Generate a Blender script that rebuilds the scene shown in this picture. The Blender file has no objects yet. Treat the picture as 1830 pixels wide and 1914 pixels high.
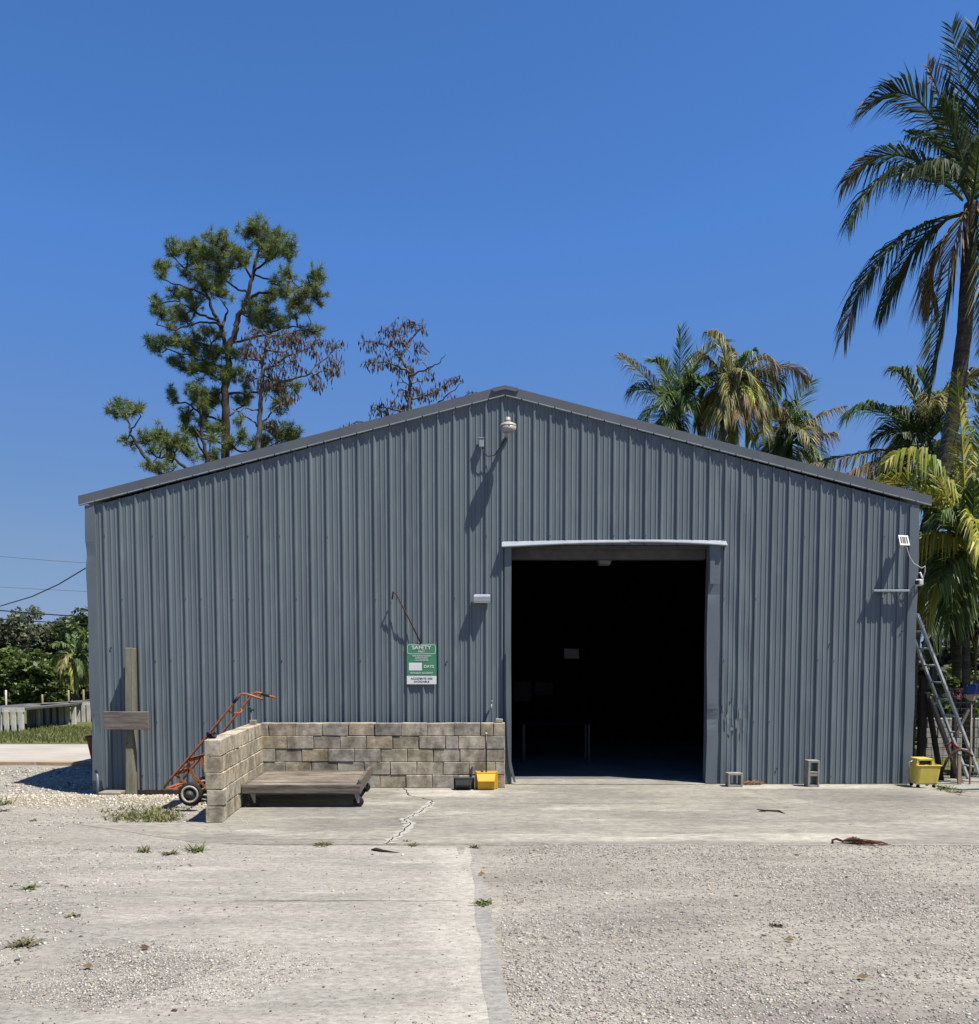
import bpy, math, random
import numpy as np
from mathutils import Vector, Matrix
R = math.radians
rnd = random.Random(7)
rng = np.random.default_rng(7)
scene = bpy.context.scene
col = scene.collection

# ------------------------------------------------------------------ camera model (metres; building front at Y = 14)
F, PITCH, CX, HY, H = 1690.0, R(3.7), 938.0, 1243.0, 1.85
CY = HY + F * math.tan(PITCH)
def ray(px, py):
    u, v = (px - CX) / F, (CY - py) / F
    return u, math.cos(PITCH) + v * math.sin(PITCH), -math.sin(PITCH) + v * math.cos(PITCH)
def at(px, py, Y):
    dx, dy, dz = ray(px, py); k = Y / dy
    return Vector((dx * k, Y, H + dz * k))
def gnd(px, py, z=0.0):
    dx, dy, dz = ray(px, py); k = (z - H) / dz
    return Vector((dx * k, dy * k, z))
cd = bpy.data.cameras.new('camera')
cam = bpy.data.objects.new('camera', cd); col.objects.link(cam)
cam.location = (0, 0, H); cam.rotation_euler = (R(90) - PITCH, 0, 0)
cd.sensor_fit = 'HORIZONTAL'; cd.sensor_width = 36; cd.lens = F * 36 / 1830
cd.shift_x = (915 - CX) / 1830; cd.shift_y = (CY - 957) / 1830
cd.clip_start = 0.1; cd.clip_end = 3000
scene.camera = cam

# ------------------------------------------------------------------ light
SUN = Vector((0.41, -0.275, 1.0)).normalized()
w = bpy.data.worlds.new('World'); scene.world = w; w.use_nodes = True
nt = w.node_tree; bg = nt.nodes['Background']
sky = nt.nodes.new('ShaderNodeTexSky'); sky.sky_type = 'NISHITA'; sky.sun_disc = False
sky.sun_elevation = math.asin(SUN.z); sky.sun_rotation = math.atan2(SUN.x, SUN.y)
sky.altitude = 0; sky.air_density = 1.0; sky.dust_density = 0.25; sky.ozone_density = 2.2
hs = nt.nodes.new('ShaderNodeHueSaturation'); hs.inputs['Saturation'].default_value = 1.28; hs.inputs['Hue'].default_value = 0.507
SK = 0.086
EX = 0.15
def vmul(src, k):
    v = nt.nodes.new('ShaderNodeVectorMath'); v.operation = 'SCALE'; v.inputs['Scale'].default_value = k; nt.links.new(src, v.inputs[0]); return v.outputs[0]
cv = nt.nodes.new('ShaderNodeRGBCurve'); mp_ = cv.mapping; mp_.extend = 'HORIZONTAL'
for ci, pts in enumerate((((0, 0), (.06, .062), (.089, .086), (.168, .130), (.40, .20), (1, .28)), ((0, 0), (.18, .187), (.231, .236), (.376, .275), (.70, .34), (1, .37)), ((0, 0), (.479, .52), (.565, .63), (.75, .61), (1, .58)))):
    c = mp_.curves[ci]; c.points[0].location = pts[0]; c.points[1].location = pts[-1]
    for p in pts[1:-1]: c.points.new(*p)
    for p in c.points: p.handle_type = 'VECTOR'
mp_.update()
nt.links.new(sky.outputs[0], hs.inputs['Color'])
nt.links.new(vmul(hs.outputs[0], EX), cv.inputs['Color']); nt.links.new(vmul(cv.outputs[0], 1 / EX), bg.inputs[0]); bg.inputs[1].default_value = SK
ld = bpy.data.lights.new('sun', 'SUN'); ld.energy = 5.0; ld.angle = R(0.5); ld.color = (1, 0.945, 0.845)
lo = bpy.data.objects.new('sun', ld); col.objects.link(lo)
lo.rotation_euler = SUN.to_track_quat('Z', 'Y').to_euler(); lo.location = (20, -10, 40)
vs = scene.view_settings
vs.view_transform = 'Standard'; vs.look = 'None'; vs.gamma = 1; vs.use_curve_mapping = False; vs.exposure = 0.8
scene.cycles.max_bounces = 6; scene.cycles.diffuse_bounces = 3; scene.cycles.transparent_max_bounces = 8

# ------------------------------------------------------------------ materials
def M(name, base, c2=None, scale=4.0, stretch=(1, 1, 1), rough=0.7, metal=0.0, spec=0.3, bump=0.0, bscale=60.0, bdist=0.01,
      tint=False, trans=0.0, detail=6.0, lo_=0.35, hi=0.65, pits=None, c3=None, s3=1.0, st3=(1, 1, 1), l3=(0.5, 0.7), over=None, grain=0):
    m = bpy.data.materials.new(name); m.use_nodes = True
    N, L = m.node_tree.nodes, m.node_tree.links
    P = N['Principled BSDF']; P.inputs['Roughness'].default_value = rough; P.inputs['Metallic'].default_value = metal
    P.inputs['Specular IOR Level'].default_value = spec
    tc = N.new('ShaderNodeTexCoord')
    def noise(sc, st, det=detail, rgh=0.6):
        mp = N.new('ShaderNodeMapping'); mp.inputs['Scale'].default_value = st; L.new(tc.outputs['Object'], mp.inputs[0])
        t = N.new('ShaderNodeTexNoise'); t.inputs['Scale'].default_value = sc; t.inputs['Detail'].default_value = det
        t.inputs['Roughness'].default_value = rgh; L.new(mp.outputs[0], t.inputs['Vector']); return t
    def mix(kind, fac, a, b):
        x = N.new('ShaderNodeMix'); x.data_type = 'RGBA'; x.blend_type = kind
        for s, v in ((x.inputs[0], fac), (x.inputs[6], a), (x.inputs[7], b)):
            if hasattr(v, 'is_linked'): L.new(v, s)
            elif isinstance(v, (int, float)): s.default_value = v
            else: s.default_value = (*v, 1)
        return x.outputs[2]
    def ramp(src, a, b):
        r = N.new('ShaderNodeMapRange'); r.inputs[1].default_value = a; r.inputs[2].default_value = b; L.new(src, r.inputs[0]); return r.outputs[0]
    KA = 0.62 if (not tint or name in ('stacked_block', 'pebbles')) else 1.0
    kc = lambda c: tuple(x * KA for x in c) if c is not None else None
    def chain(base, c2=None, scale=4.0, stretch=(1, 1, 1), lo_=.35, hi=.65, c3=None, s3=1.0, st3=(1, 1, 1), l3=(.5, .7), pits=None, tint=False, grain=0):
        cur = base = kc(base)
        c3 = kc(c3); c2 = c2 if tint else kc(c2)
        if pits: pits = (pits[0], pits[1], kc(pits[2]) if not tint else pits[2])
        if tint:
            at_ = N.new('ShaderNodeAttribute'); at_.attribute_name = 'tint'; cur = mix('MULTIPLY', 1.0, at_.outputs['Color'], base)
        if c2 is not None: cur = mix('MULTIPLY' if tint else 'MIX', ramp(noise(scale, stretch).outputs[0], lo_, hi), cur, c2)
        if c3 is not None: cur = mix('MIX', ramp(noise(s3, st3).outputs[0], *l3), cur, c3)
        if pits: cur = mix('MIX', ramp(noise(pits[0], (1, 1, 1), 2, .5).outputs[0], pits[1], pits[1] + .06), cur, pits[2])
        if grain:
            g1 = ramp(noise(grain, (.55, 1, 1), 10, .8).outputs[0], .36, .64); cur = mix('MIX', g1, mix('MULTIPLY', 1.0, cur, (.62, .61, .60)), mix('MULTIPLY', 1.0, cur, (1.22, 1.22, 1.2)))
        return cur
    cur = chain(base, c2, scale, stretch, lo_, hi, c3, s3, st3, l3, pits, tint, grain)
    if over:
        at2 = N.new('ShaderNodeAttribute'); at2.attribute_name = 'pave'
        nn = noise(2.2, (.6, 1.6, 1), 8); ad = N.new('ShaderNodeMath'); ad.operation = 'ADD'; L.new(at2.outputs['Fac'], ad.inputs[0]); L.new(nn.outputs[0], ad.inputs[1])
        cur = mix('MIX', ramp(ad.outputs[0], .75, 1.15), cur, chain(**over))
    if hasattr(cur, 'is_linked'): L.new(cur, P.inputs['Base Color'])
    else: P.inputs['Base Color'].default_value = (*cur, 1)
    if bump:
        n = noise(bscale, (1, 1, 1), 8, 0.65); b = N.new('ShaderNodeBump'); b.inputs['Strength'].default_value = bump
        b.inputs['Distance'].default_value = bdist; L.new(n.outputs[0], b.inputs['Height']); L.new(b.outputs[0], P.inputs['Normal'])
    if trans:
        t = N.new('ShaderNodeBsdfTranslucent')
        if hasattr(cur, 'is_linked'): L.new(cur, t.inputs[0])
        else: t.inputs[0].default_value = (*cur, 1)
        mx = N.new('ShaderNodeMixShader'); mx.inputs[0].default_value = trans
        L.new(P.outputs[0], mx.inputs[1]); L.new(t.outputs[0], mx.inputs[2]); L.new(mx.outputs[0], N['Material Output'].inputs[0])
    return m

metal = M('painted_steel', (0.180, 0.222, 0.250), (0.140, 0.174, 0.200), 1.3, (3, 3, 0.25), rough=0.5, spec=0.35, c3=(0.222, 0.262, 0.29), s3=2.5, st3=(2, 2, 0.5), l3=(0.52, 0.8), bump=0.04, bscale=6)
trim_m = M('painted_trim', (0.168, 0.205, 0.235), (0.136, 0.166, 0.192), 2.2, (1, 1, 0.5), rough=0.45, spec=0.4, bump=0.1, bscale=5)
rake_m = M('rake_paint', (0.15, 0.165, 0.185), (0.125, 0.14, 0.16), 2.2, (1, 1, 0.5), rough=0.5, spec=0.3, bump=0.1, bscale=5)
header_m = M('flashing', (0.42, 0.46, 0.52), (0.33, 0.37, 0.42), 3, rough=0.4, spec=0.5, bump=0.1, bscale=5)
indoor_shade = M('painted_indoor_shade', (0.012, 0.012, 0.013), (0.02, 0.02, 0.02), 2, rough=0.9, spec=0.1)  # near-black base colour stands for the shade inside the building
hood_m = M('door_hood_steel', (0.13, 0.12, 0.11), (0.08, 0.075, 0.07), 3, rough=0.6)
floor_in = M('shed_floor', (0.22, 0.225, 0.24), (0.14, 0.14, 0.155), 1.5, rough=0.8)
CON = dict(base=(0.43, 0.405, 0.35), c2=(0.28, 0.265, 0.236), scale=0.75, stretch=(0.7, 1.4, 1), lo_=0.38, hi=0.66, c3=(0.57, 0.54, 0.475), s3=1.1, st3=(0.45, 1.7, 1), l3=(0.57, 0.72), pits=(26, 0.69, (0.16, 0.15, 0.14)), grain=11)
CB = dict(rough=0.9, spec=0.2, bump=0.25, bscale=70, bdist=0.006)
conc = M('apron_concrete', **CB, **CON)
conc_dark = M('stained_concrete', over={**CON, 'base': (0.23, 0.22, 0.20), 'c2': (0.30, 0.285, 0.255), 'c3': (0.36, 0.345, 0.31)}, **CB, **CON)
conc_pale = M('dusty_concrete', over={**CON, 'base': (0.60, 0.565, 0.49), 'c2': (0.50, 0.475, 0.42), 'c3': (0.66, 0.63, 0.56)}, **CB, **CON)
DRV = dict(base=(0.48, 0.455, 0.405), c2=(0.345, 0.33, 0.295), scale=1.0, stretch=(0.5, 1.9, 1), lo_=0.36, hi=0.7, c3=(0.57, 0.545, 0.49), s3=1.7, st3=(0.5, 2.2, 1), l3=(0.55, 0.75), pits=(33, 0.66, (0.17, 0.16, 0.14)), grain=24)
drive = M('driveway_concrete', rough=0.95, spec=0.15, bump=0.5, bscale=55, bdist=0.012, **DRV)
drive_edge = M('driveway_edge', rough=0.95, spec=0.15, bump=0.5, bscale=55, bdist=0.012, over={**DRV, 'base': (0.58, 0.552, 0.492), 'c2': (0.47, 0.448, 0.40), 'c3': (0.63, 0.605, 0.54)}, **DRV)
drive_band = M('driveway_band', (0.43, 0.412, 0.378), (0.35, 0.337, 0.315), 3, grain=24, stretch= (1, 0.8, 1), pits=(33, .64, (.2, .19, .17)), rough=0.95, spec=0.15, bump=0.35, bscale=60, bdist=0.006)
gravel = M('gravel_ground', (0.54, 0.50, 0.435), (0.33, 0.31, 0.275), .8, (0.5, 1.5, 1), rough=0.95, spec=0.15, bump=0.8, bscale=45, bdist=0.02, c3=(0.50, 0.475, 0.425), s3=0.9, st3=(0.6, 1.6, 1), l3=(0.5, 0.72), pits=(38, 0.62, (0.15, 0.145, 0.13)), over=DRV, grain=22)
sand = M('pale_sand', (0.60, 0.56, 0.49), (0.46, 0.43, 0.38), 1.2, (0.6, 1.5, 1), rough=0.95, spec=0.1, bump=0.6, bscale=30, bdist=0.02)
orange_dirt = M('orange_dirt', (0.50, 0.35, 0.20), (0.50, 0.42, 0.31), 1.2, (0.6, 1.5, 1), rough=0.95, spec=0.1, bump=0.6, bscale=30, bdist=0.02)
turf = M('lawn_turf', (0.11, 0.15, 0.04), (0.20, 0.19, 0.08), 1.5, rough=0.95, spec=0.1, bump=0.8, bscale=25, bdist=0.04)
block_m = M('stacked_block', (1.26, 1.2, 1.1), (0.50, 0.485, 0.47), 6, (1, 1, .6), lo_=.40, hi=.64, grain=16, c3=(.16, .12, .075), s3=7, st3=(1, 1, .6), l3=(.66, .86),  rough=0.95, spec=0.15, tint=True, bump=0.45, bscale=55, bdist=0.006, pits=(42, 0.685, (0.07, 0.055, 0.04)))
cinder_m = M('cinder_block', (0.44, 0.42, 0.38), (0.30, 0.285, 0.255), 12, rough=0.95, spec=0.15, bump=0.5, bscale=80, bdist=0.005)
wood_post = M('grey_green_wood', (0.30, 0.285, 0.22), (0.19, 0.18, 0.135), 7, (3, 3, 0.35), rough=0.9, spec=0.15, bump=0.5, bscale=25, bdist=0.006, pits=(20, 0.68, (0.09, 0.08, 0.06)))
wood_bar = M('grey_plank_wood', (0.28, 0.245, 0.215), (0.15, 0.125, 0.11), 7, (0.4, 3, 4), rough=0.9, spec=0.15, bump=0.5, bscale=25, bdist=0.006)
wood_cart = M('cart_wood', (0.42, 0.37, 0.31), (0.15, 0.12, 0.095), 3.2, (0.5, 2.2, 3), rough=0.85, spec=0.2, bump=0.4, bscale=30, bdist=0.006, c3=(0.19, 0.12, 0.08), s3=2.2, st3=(0.6, 2, 2), l3=(0.52, 0.72), grain=14)
wood_cart_d = M('cart_frame_wood', (0.25, 0.22, 0.19), (0.09, 0.075, 0.065), 6, (0.4, 3, 4), rough=0.85, spec=0.2, bump=0.4, bscale=30, bdist=0.006)
orange_m = M('orange_paint', (0.50, 0.16, 0.055), (0.36, 0.11, 0.045), 12, rough=0.5, spec=0.4, c3=(0.22, 0.08, 0.04), s3=20, l3=(0.6, 0.75))
black_rub = M('black_rubber', (0.018, 0.018, 0.019), (0.035, 0.033, 0.03), 14, rough=0.75, spec=0.25)
black_pl = M('black_plastic', (0.016, 0.016, 0.018), rough=0.4, spec=0.4)
rim_m = M('cream_rim', (0.58, 0.55, 0.47), (0.42, 0.38, 0.31), 14, rough=0.5)
hub_m = M('dull_hub', (0.16, 0.155, 0.14), (0.09, 0.085, 0.08), 14, rough=0.6)
steel = M('galvanised_steel', (0.42, 0.43, 0.44), (0.30, 0.31, 0.32), 12, rough=0.45, metal=0.4)
alu = M('aluminium', (0.80, 0.84, 0.88), (0.60, 0.63, 0.67), 8, rough=0.42, metal=0.1)
rust = M('rusty_iron', (0.10, 0.05, 0.03), (0.05, 0.028, 0.02), 15, rough=0.85)
yellow_m = M('yellow_plastic', (0.80, 0.47, 0.025), (0.72, 0.40, 0.02), 6, rough=0.42, spec=0.4)
yellow2_m = M('faded_yellow_plastic', (0.98, 0.77, 0.15), (0.80, 0.62, 0.10), 5, rough=0.5, spec=0.35)
green_sign = M('sign_green', (0.075, 0.30, 0.155), (0.095, 0.33, 0.18), 6, rough=0.4)
white_pl = M('white_plastic', (0.72, 0.72, 0.70), (0.62, 0.62, 0.60), 9, rough=0.45)
sign_white = M('sign_white', (0.98, 0.98, 1.0), (0.88, 0.88, 0.90), 6, rough=0.45)
cream_m = M('cream_enamel', (0.56, 0.54, 0.46), (0.44, 0.42, 0.35), 9, rough=0.5)
lens_m = M('frosted_lens', (0.50, 0.47, 0.43), (0.38, 0.36, 0.33), 30, rough=0.35, spec=0.5)
grey_lit = M('light_grey_enamel', (0.42, 0.47, 0.53), (0.34, 0.38, 0.43), 7, rough=0.4, spec=0.4)
black_sign = M('black_ink', (0.02, 0.02, 0.022), rough=0.5)
cell_m = M('solar_cell', (0.02, 0.022, 0.035), rough=0.2, spec=0.6)
wire_m = M('grey_cable', (0.22, 0.22, 0.22), rough=0.6)
dkwire_m = M('dark_cable', (0.03, 0.032, 0.036), rough=0.6)
terra = M('terracotta', (0.26, 0.10, 0.055), (0.18, 0.075, 0.045), 8, rough=0.8)
leaf_m = M('leaf', (1, 1, 1), rough=0.5, spec=0.35, tint=True, trans=0.32)
needle_m = M('needle', (1, 1, 1), rough=0.6, spec=0.25, tint=True, trans=0.3)
dry_m = M('dry_leaf', (1, 1, 1), rough=0.8, spec=0.1, tint=True, trans=0.15)
bark_p = M('pine_bark', (0.115, 0.09, 0.075), (0.055, 0.043, 0.036), 2.5, (2, 2, 0.6), rough=0.9, spec=0.1, bump=0.6, bscale=8, bdist=0.03)
bark_g = M('grey_bark', (0.22, 0.20, 0.185), (0.12, 0.108, 0.10), 3, (2, 2, 0.6), rough=0.9, spec=0.1)
bark_c = M('palm_bark', (0.15, 0.132, 0.115), (0.06, 0.052, 0.044), 5, (0.7, 0.7, 7), rough=0.9, spec=0.1, bump=0.6, bscale=9, bdist=0.03)
pebble_m = M('pebbles', (1, 1, 1), rough=0.9, spec=0.15, tint=True)
dark_wood = M('dark_wood', (0.06, 0.05, 0.042), (0.03, 0.025, 0.022), 8, (3, 3, 0.4), rough=0.9)
blue_m = M('blue_bristle', (0.02, 0.05, 0.22), (0.015, 0.03, 0.13), 30, rough=0.8)
tan_wood = M('tan_wood', (0.42, 0.33, 0.22), (0.30, 0.23, 0.15), 10, (2, 2, 0.4), rough=0.8)
red_m = M('red_paint', (0.30, 0.03, 0.025), (0.20, 0.02, 0.02), 8, rough=0.5)
hose_m = M('hose_teal', (0.05, 0.16, 0.17), rough=0.5)
bench_m = M('bench_concrete', (0.85, 0.82, 0.75), (0.62, 0.6, 0.55), 5, rough=0.9)
mesh_top = M('bench_mesh', (0.16, 0.155, 0.15), (0.09, 0.09, 0.085), 5, rough=0.9)
whitewall_m = M('pale_masonry', (0.50, 0.48, 0.44), (0.38, 0.36, 0.33), 5, rough=0.9)
tap_m = M('green_plastic', (0.015, 0.10, 0.075), rough=0.5)
slabst = M('pale_stone', (0.40, 0.36, 0.29), (0.28, 0.24, 0.19), 9, rough=0.9, bump=0.3, bscale=40)
chalk_m = M('worn_paint', (0.30, 0.325, 0.35), (0.22, 0.245, 0.27), 24, rough=0.6)

# ------------------------------------------------------------------ mesh builder
def wloc(o):
    v = Vector((0, 0, 0))
    while o: v += o.location; o = o.parent
    return v
class MB:
    def __init__(s): s.v, s.f, s.t, s.sm = [], [], [], []
    def add(s, vs_, fs, tint=None, smooth=False):
        b = len(s.v); s.v += [tuple(x) for x in vs_]
        for f in fs: s.f.append(tuple(b + i for i in f)); s.t.append(tint or (1, 1, 1)); s.sm.append(smooth)
    def box(s, c, size, rot=None, tint=None, bev=0.0, jit=0.0):
        x, y, z = (d / 2 for d in size); c = Vector(c); Rm = rot if rot is not None else Matrix.Identity(3)
        j = lambda: (rnd.random() - .5) * 2 * jit
        if bev:
            b = min(bev, x * .9, y * .9, z * .9); P, idx = [], {}
            for sx in (-1, 1):
                for sy in (-1, 1):
                    for sz in (-1, 1):
                        o_ = Vector((j(), j(), j()))
                        for k, q in enumerate(((x - b, y - b, z), (x - b, y, z - b), (x, y - b, z - b))):
                            idx[(sx, sy, sz, k)] = len(P); P.append(c + Rm @ (Vector((sx * q[0], sy * q[1], sz * q[2])) + o_))
            g = lambda *a: idx[a]; fs = []
            for a in (-1, 1):
                fs.append([g(-1, -1, a, 0), g(1, -1, a, 0), g(1, 1, a, 0), g(-1, 1, a, 0)][::a])
                fs.append([g(-1, a, -1, 1), g(1, a, -1, 1), g(1, a, 1, 1), g(-1, a, 1, 1)][::-a])
                fs.append([g(a, -1, -1, 2), g(a, 1, -1, 2), g(a, 1, 1, 2), g(a, -1, 1, 2)][::a])
            for a in (-1, 1):
                for e in (-1, 1):
                    fs.append([g(-1, a, e, 0), g(1, a, e, 0), g(1, a, e, 1), g(-1, a, e, 1)][::a * e])
                    fs.append([g(a, -1, e, 0), g(a, 1, e, 0), g(a, 1, e, 2), g(a, -1, e, 2)][::-a * e])
                    fs.append([g(a, e, -1, 1), g(a, e, 1, 1), g(a, e, 1, 2), g(a, e, -1, 2)][::a * e * -1])
            for sx in (-1, 1):
                for sy in (-1, 1):
                    for sz in (-1, 1): fs.append([g(sx, sy, sz, 0), g(sx, sy, sz, 1), g(sx, sy, sz, 2)][::-sx * sy * sz])
            s.add(P, fs, tint); return
        P = [c + Rm @ Vector((sx * x + j(), sy * y + j(), sz * z + j())) for sz in (-1, 1) for sx, sy in ((-1, -1), (1, -1), (1, 1), (-1, 1))]
        s.add(P, [(3, 2, 1, 0), (4, 5, 6, 7), (0, 1, 5, 4), (1, 2, 6, 5), (2, 3, 7, 6), (3, 0, 4, 7)], tint)
    def bar(s, a, b, wd, th, up=(0, 0, 1), tint=None, bev=0.0):
        a, b = Vector(a), Vector(b); d = b - a; L_ = d.length; X = d / L_; U = Vector(up)
        Y = U.cross(X)
        if Y.length < 1e-4: Y = Vector((0, 1, 0)).cross(X)
        Y.normalize(); Z = X.cross(Y)
        s.box((a + b) / 2, (L_, wd, th), Matrix((X, Y, Z)).transposed(), tint, bev)
    def tube(s, pts, r, n=8, cap=True, tint=None):
        pts = [Vector(p) for p in pts]; rs = r if isinstance(r, (list, tuple)) else [r] * len(pts)
        P, fs = [], []; prev = None
        for i, p in enumerate(pts):
            T = (pts[min(i + 1, len(pts) - 1)] - pts[max(i - 1, 0)]).normalized()
            if prev is None:
                A = T.cross(Vector((0, 0, 1)));  A = T.cross(Vector((0, 1, 0))) if A.length < .05 else A
            else: A = prev - T * prev.dot(T)
            A.normalize(); prev = A; B = T.cross(A)
            P += [p + (A * math.cos(2 * math.pi * k / n) + B * math.sin(2 * math.pi * k / n)) * rs[i] for k in range(n)]
        for i in range(len(pts) - 1):
            for k in range(n): fs.append((i * n + k, i * n + (k + 1) % n, (i + 1) * n + (k + 1) % n, (i + 1) * n + k))
        if cap: fs += [tuple(range(n))[::-1], tuple((len(pts) - 1) * n + k for k in range(n))]
        s.add(P, fs, tint, True)
    def lathe(s, c, axis, prof, n=20, tint=None, smooth=True):
        c, Z = Vector(c), Vector(axis).normalized(); A = Z.cross(Vector((0, 0, 1)))
        if A.length < .05: A = Vector((1, 0, 0))
        A.normalize(); B = Z.cross(A)
        P = [c + Z * h + (A * math.cos(2 * math.pi * k / n) + B * math.sin(2 * math.pi * k / n)) * r for r, h in prof for k in range(n)]
        fs = [(i * n + k, i * n + (k + 1) % n, (i + 1) * n + (k + 1) % n, (i + 1) * n + k) for i in range(len(prof) - 1) for k in range(n)]
        fs += [tuple(range(n))[::-1], tuple((len(prof) - 1) * n + k for k in range(n))]
        s.add(P, fs, tint, smooth)
    def prism(s, poly, vec, tint=None):
        P = [Vector(p) for p in poly]; n = len(P); v = Vector(vec)
        s.add(P + [p + v for p in P], [tuple(range(n))[::-1], tuple(range(n, 2 * n))] + [(i, (i + 1) % n, n + (i + 1) % n, n + i) for i in range(n)], tint)
    def build(s, name, mat, parent=None, local=False):
        me = bpy.data.meshes.new(name); V = np.array(s.v, dtype=float).reshape(-1, 3)
        if parent is not None and not local: V = V - np.array(wloc(parent))
        me.from_pydata(V.tolist(), [], s.f); me.materials.append(mat)
        a = me.attributes.new('tint', 'FLOAT_COLOR', 'FACE')
        a.data.foreach_set('color', np.c_[np.array(s.t, dtype=np.float32).reshape(-1, 3), np.ones(len(s.t), dtype=np.float32)].ravel())
        me.polygons.foreach_set('use_smooth', s.sm); me.update()
        if len(s.f) < 60000:
            import bmesh
            b = bmesh.new(); b.from_mesh(me); b.normal_update()
            if not getattr(s, 'open', False): bmesh.ops.recalc_face_normals(b, faces=b.faces)
            b.to_mesh(me); b.free()
        o = bpy.data.objects.new(name, me); col.objects.link(o)
        if parent is not None: o.parent = parent
        return o
def tag(o, label, cat, group=None):
    o['label'] = label; o['category'] = cat
    if group: o['group'] = group
    return o
def thing(name, label, cat, loc=(0, 0, 0), group=None):
    o = bpy.data.objects.new(name, None); col.objects.link(o); o.location = loc; o.empty_display_size = 0.2
    return tag(o, label, cat, group)
def setting(o, kind='structure'): o['kind'] = kind; return o
def one(name, mat, fn, label, cat, group=None):
    m = MB(); fn(m); return tag(m.build(name, mat), label, cat, group)

def sstep(a, b, x):
    t = min(1, max(0, (x - a) / (b - a))); return t * t * (3 - 2 * t)
def wob(x, y, k=1.0):
    return math.sin(x * 1.7 * k + y * .6) * .5 + math.sin(y * 2.3 * k - x * .9 + 1.3) * .35 + math.sin(x * 4.1 * k + y * 3.7 * k) * .15

# ------------------------------------------------------------------ ground
def dseg(x, y, poly):
    ins = False; d = 1e9
    for (ax, ay), (bx, by) in zip(poly, poly[1:] + poly[:1]):
        if (ay > y) != (by > y) and x < (bx - ax) * (y - ay) / (by - ay) + ax: ins = not ins
        t = max(0, min(1, ((x - ax) * (bx - ax) + (y - ay) * (by - ay)) / ((bx - ax) ** 2 + (by - ay) ** 2 + 1e-9)))
        d = min(d, math.hypot(x - ax - t * (bx - ax), y - ay - t * (by - ay)))
    return -d if ins else d
DPOLY = [(-.28, 9.17), (-.05, 5.2), (.05, 3), (.1, -3), (-5.5, -3), (-4.6, 3.5), (-2.2, 4.6), (-1.6, 5.5), (-2.9, 6.2), (-3.6, 7.4), (-4.3, 8.3), (-3.6, 9.0), (-3.1, 9.17)]
def pave(x, y):
    if not (-8 < x < 2 and -3 < y < 11.2): return 0.0
    if x > -.15 or (x > -.3 and y > 6): return 0.0
    d = min(dseg(x, y, DPOLY), dseg(x, y, [(-4.95, 10.45), (-4.2, 10.0), (-3.2, 9.2), (-3, 9), (-3, 10.4)]))
    return max(0.0, min(1.0, 1 - (d + .1) / 1.1))
def gz(x, y):
    z = -0.022 + 0.006 * wob(x, y)
    q = pave(x, y); z = z * (1 - min(1, q * 1.6)) - .0035 * min(1, q * 1.6)
    if x > -.5: z = z * (1 - .8 * sstep(8.1, 9.0, y))
    left = sstep(-3.2, -4.0, x) * sstep(10.5, 11.2, y) * (1 - sstep(14.3, 16.6, y))
    z -= 0.11 * left
    if x < -3.8: z += 0.05 * math.exp(-((y - 13.1) / .5) ** 2) * sstep(-3.8, -4.4, x)
    if x < -3.5 and y > 13.6: z -= 0.05 * sstep(13.55, 13.8, y)
    if -6.3 < x < 6.3 and y > 14.1: z = -0.25
    if x > 6.2 and y > 12.5: z -= 0.03
    return z
xs = [-900, -300, -100, -40, -20] + list(np.arange(-13, 13.01, .2)) + [20, 40, 100, 300, 900]
ys = [-60, -10, 0] + list(np.arange(2, 18.01, .2)) + [22, 30, 45, 80, 200, 1500]
m = MB(); nx = len(xs)
m.add([(x, y, gz(x, y)) for y in ys for x in xs], [(j * nx + i, j * nx + i + 1, (j + 1) * nx + i + 1, (j + 1) * nx + i) for j in range(len(ys) - 1) for i in range(nx - 1)], smooth=True)
m.open = True
g = setting(m.build('ground', gravel))
pa = g.data.attributes.new('pave', 'FLOAT', 'POINT'); pa.data.foreach_set('value', [pave(v.co.x, v.co.y) for v in g.data.vertices])

def sheet(name, poly, z0, z1, mat, rag=0.0):
    P = []
    for i, (x, y) in enumerate(poly):
        x2, y2 = poly[(i + 1) % len(poly)]; n = max(1, int(math.hypot(x2 - x, y2 - y) / .25)) if rag else 1
        for k in range(n):
            t = k / n; P.append((x + (x2 - x) * t + (rnd.random() - .5) * rag, y + (y2 - y) * t + (rnd.random() - .5) * rag, z0))
    mm = MB(); mm.prism(P, (0, 0, z1 - z0)); return setting(mm.build(name, mat))
apron = sheet('apron', [(-4.95, 10.45), (-4.2, 10.0), (-3.2, 9.35), (-2.4, 9.22), (-.35, 9.2), (2, 9.22), (5, 9.2), (8.2, 9.15), (7.6, 11.2), (6.62, 12.3), (6.3, 13.3), (6.28, 14.02), (-3.6, 14.02), (-3.42, 10.56), (-4.2, 10.52)], -0.3, 0.0, conc, 0.035)
drv = sheet('driveway', DPOLY, -0.3, -0.0022, drive, 0.06)
def attr_sheet(name, us, vs_, pos, val, mat, parent=None):
    mm = MB(); n = len(us); mm.add([pos(u, v) for v in vs_ for u in us], [(j * n + i, j * n + i + 1, (j + 1) * n + i + 1, (j + 1) * n + i) for j in range(len(vs_) - 1) for i in range(n - 1)]); mm.open = True
    o = mm.build(name, mat, parent); at_ = o.data.attributes.new('pave', 'FLOAT', 'POINT'); at_.data.foreach_set('value', [val(u, v) for v in vs_ for u in us]); return o
def seam(y): return -.335 + (9.17 - y) * .062 + .02 * math.sin(y * 1.9) + .012 * math.sin(y * 5.3)
EV = {-.95: 0, -.7: .12, -.5: .26, -.3: .5, -.14: .72, -.05: .8, .03: .5}
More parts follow.
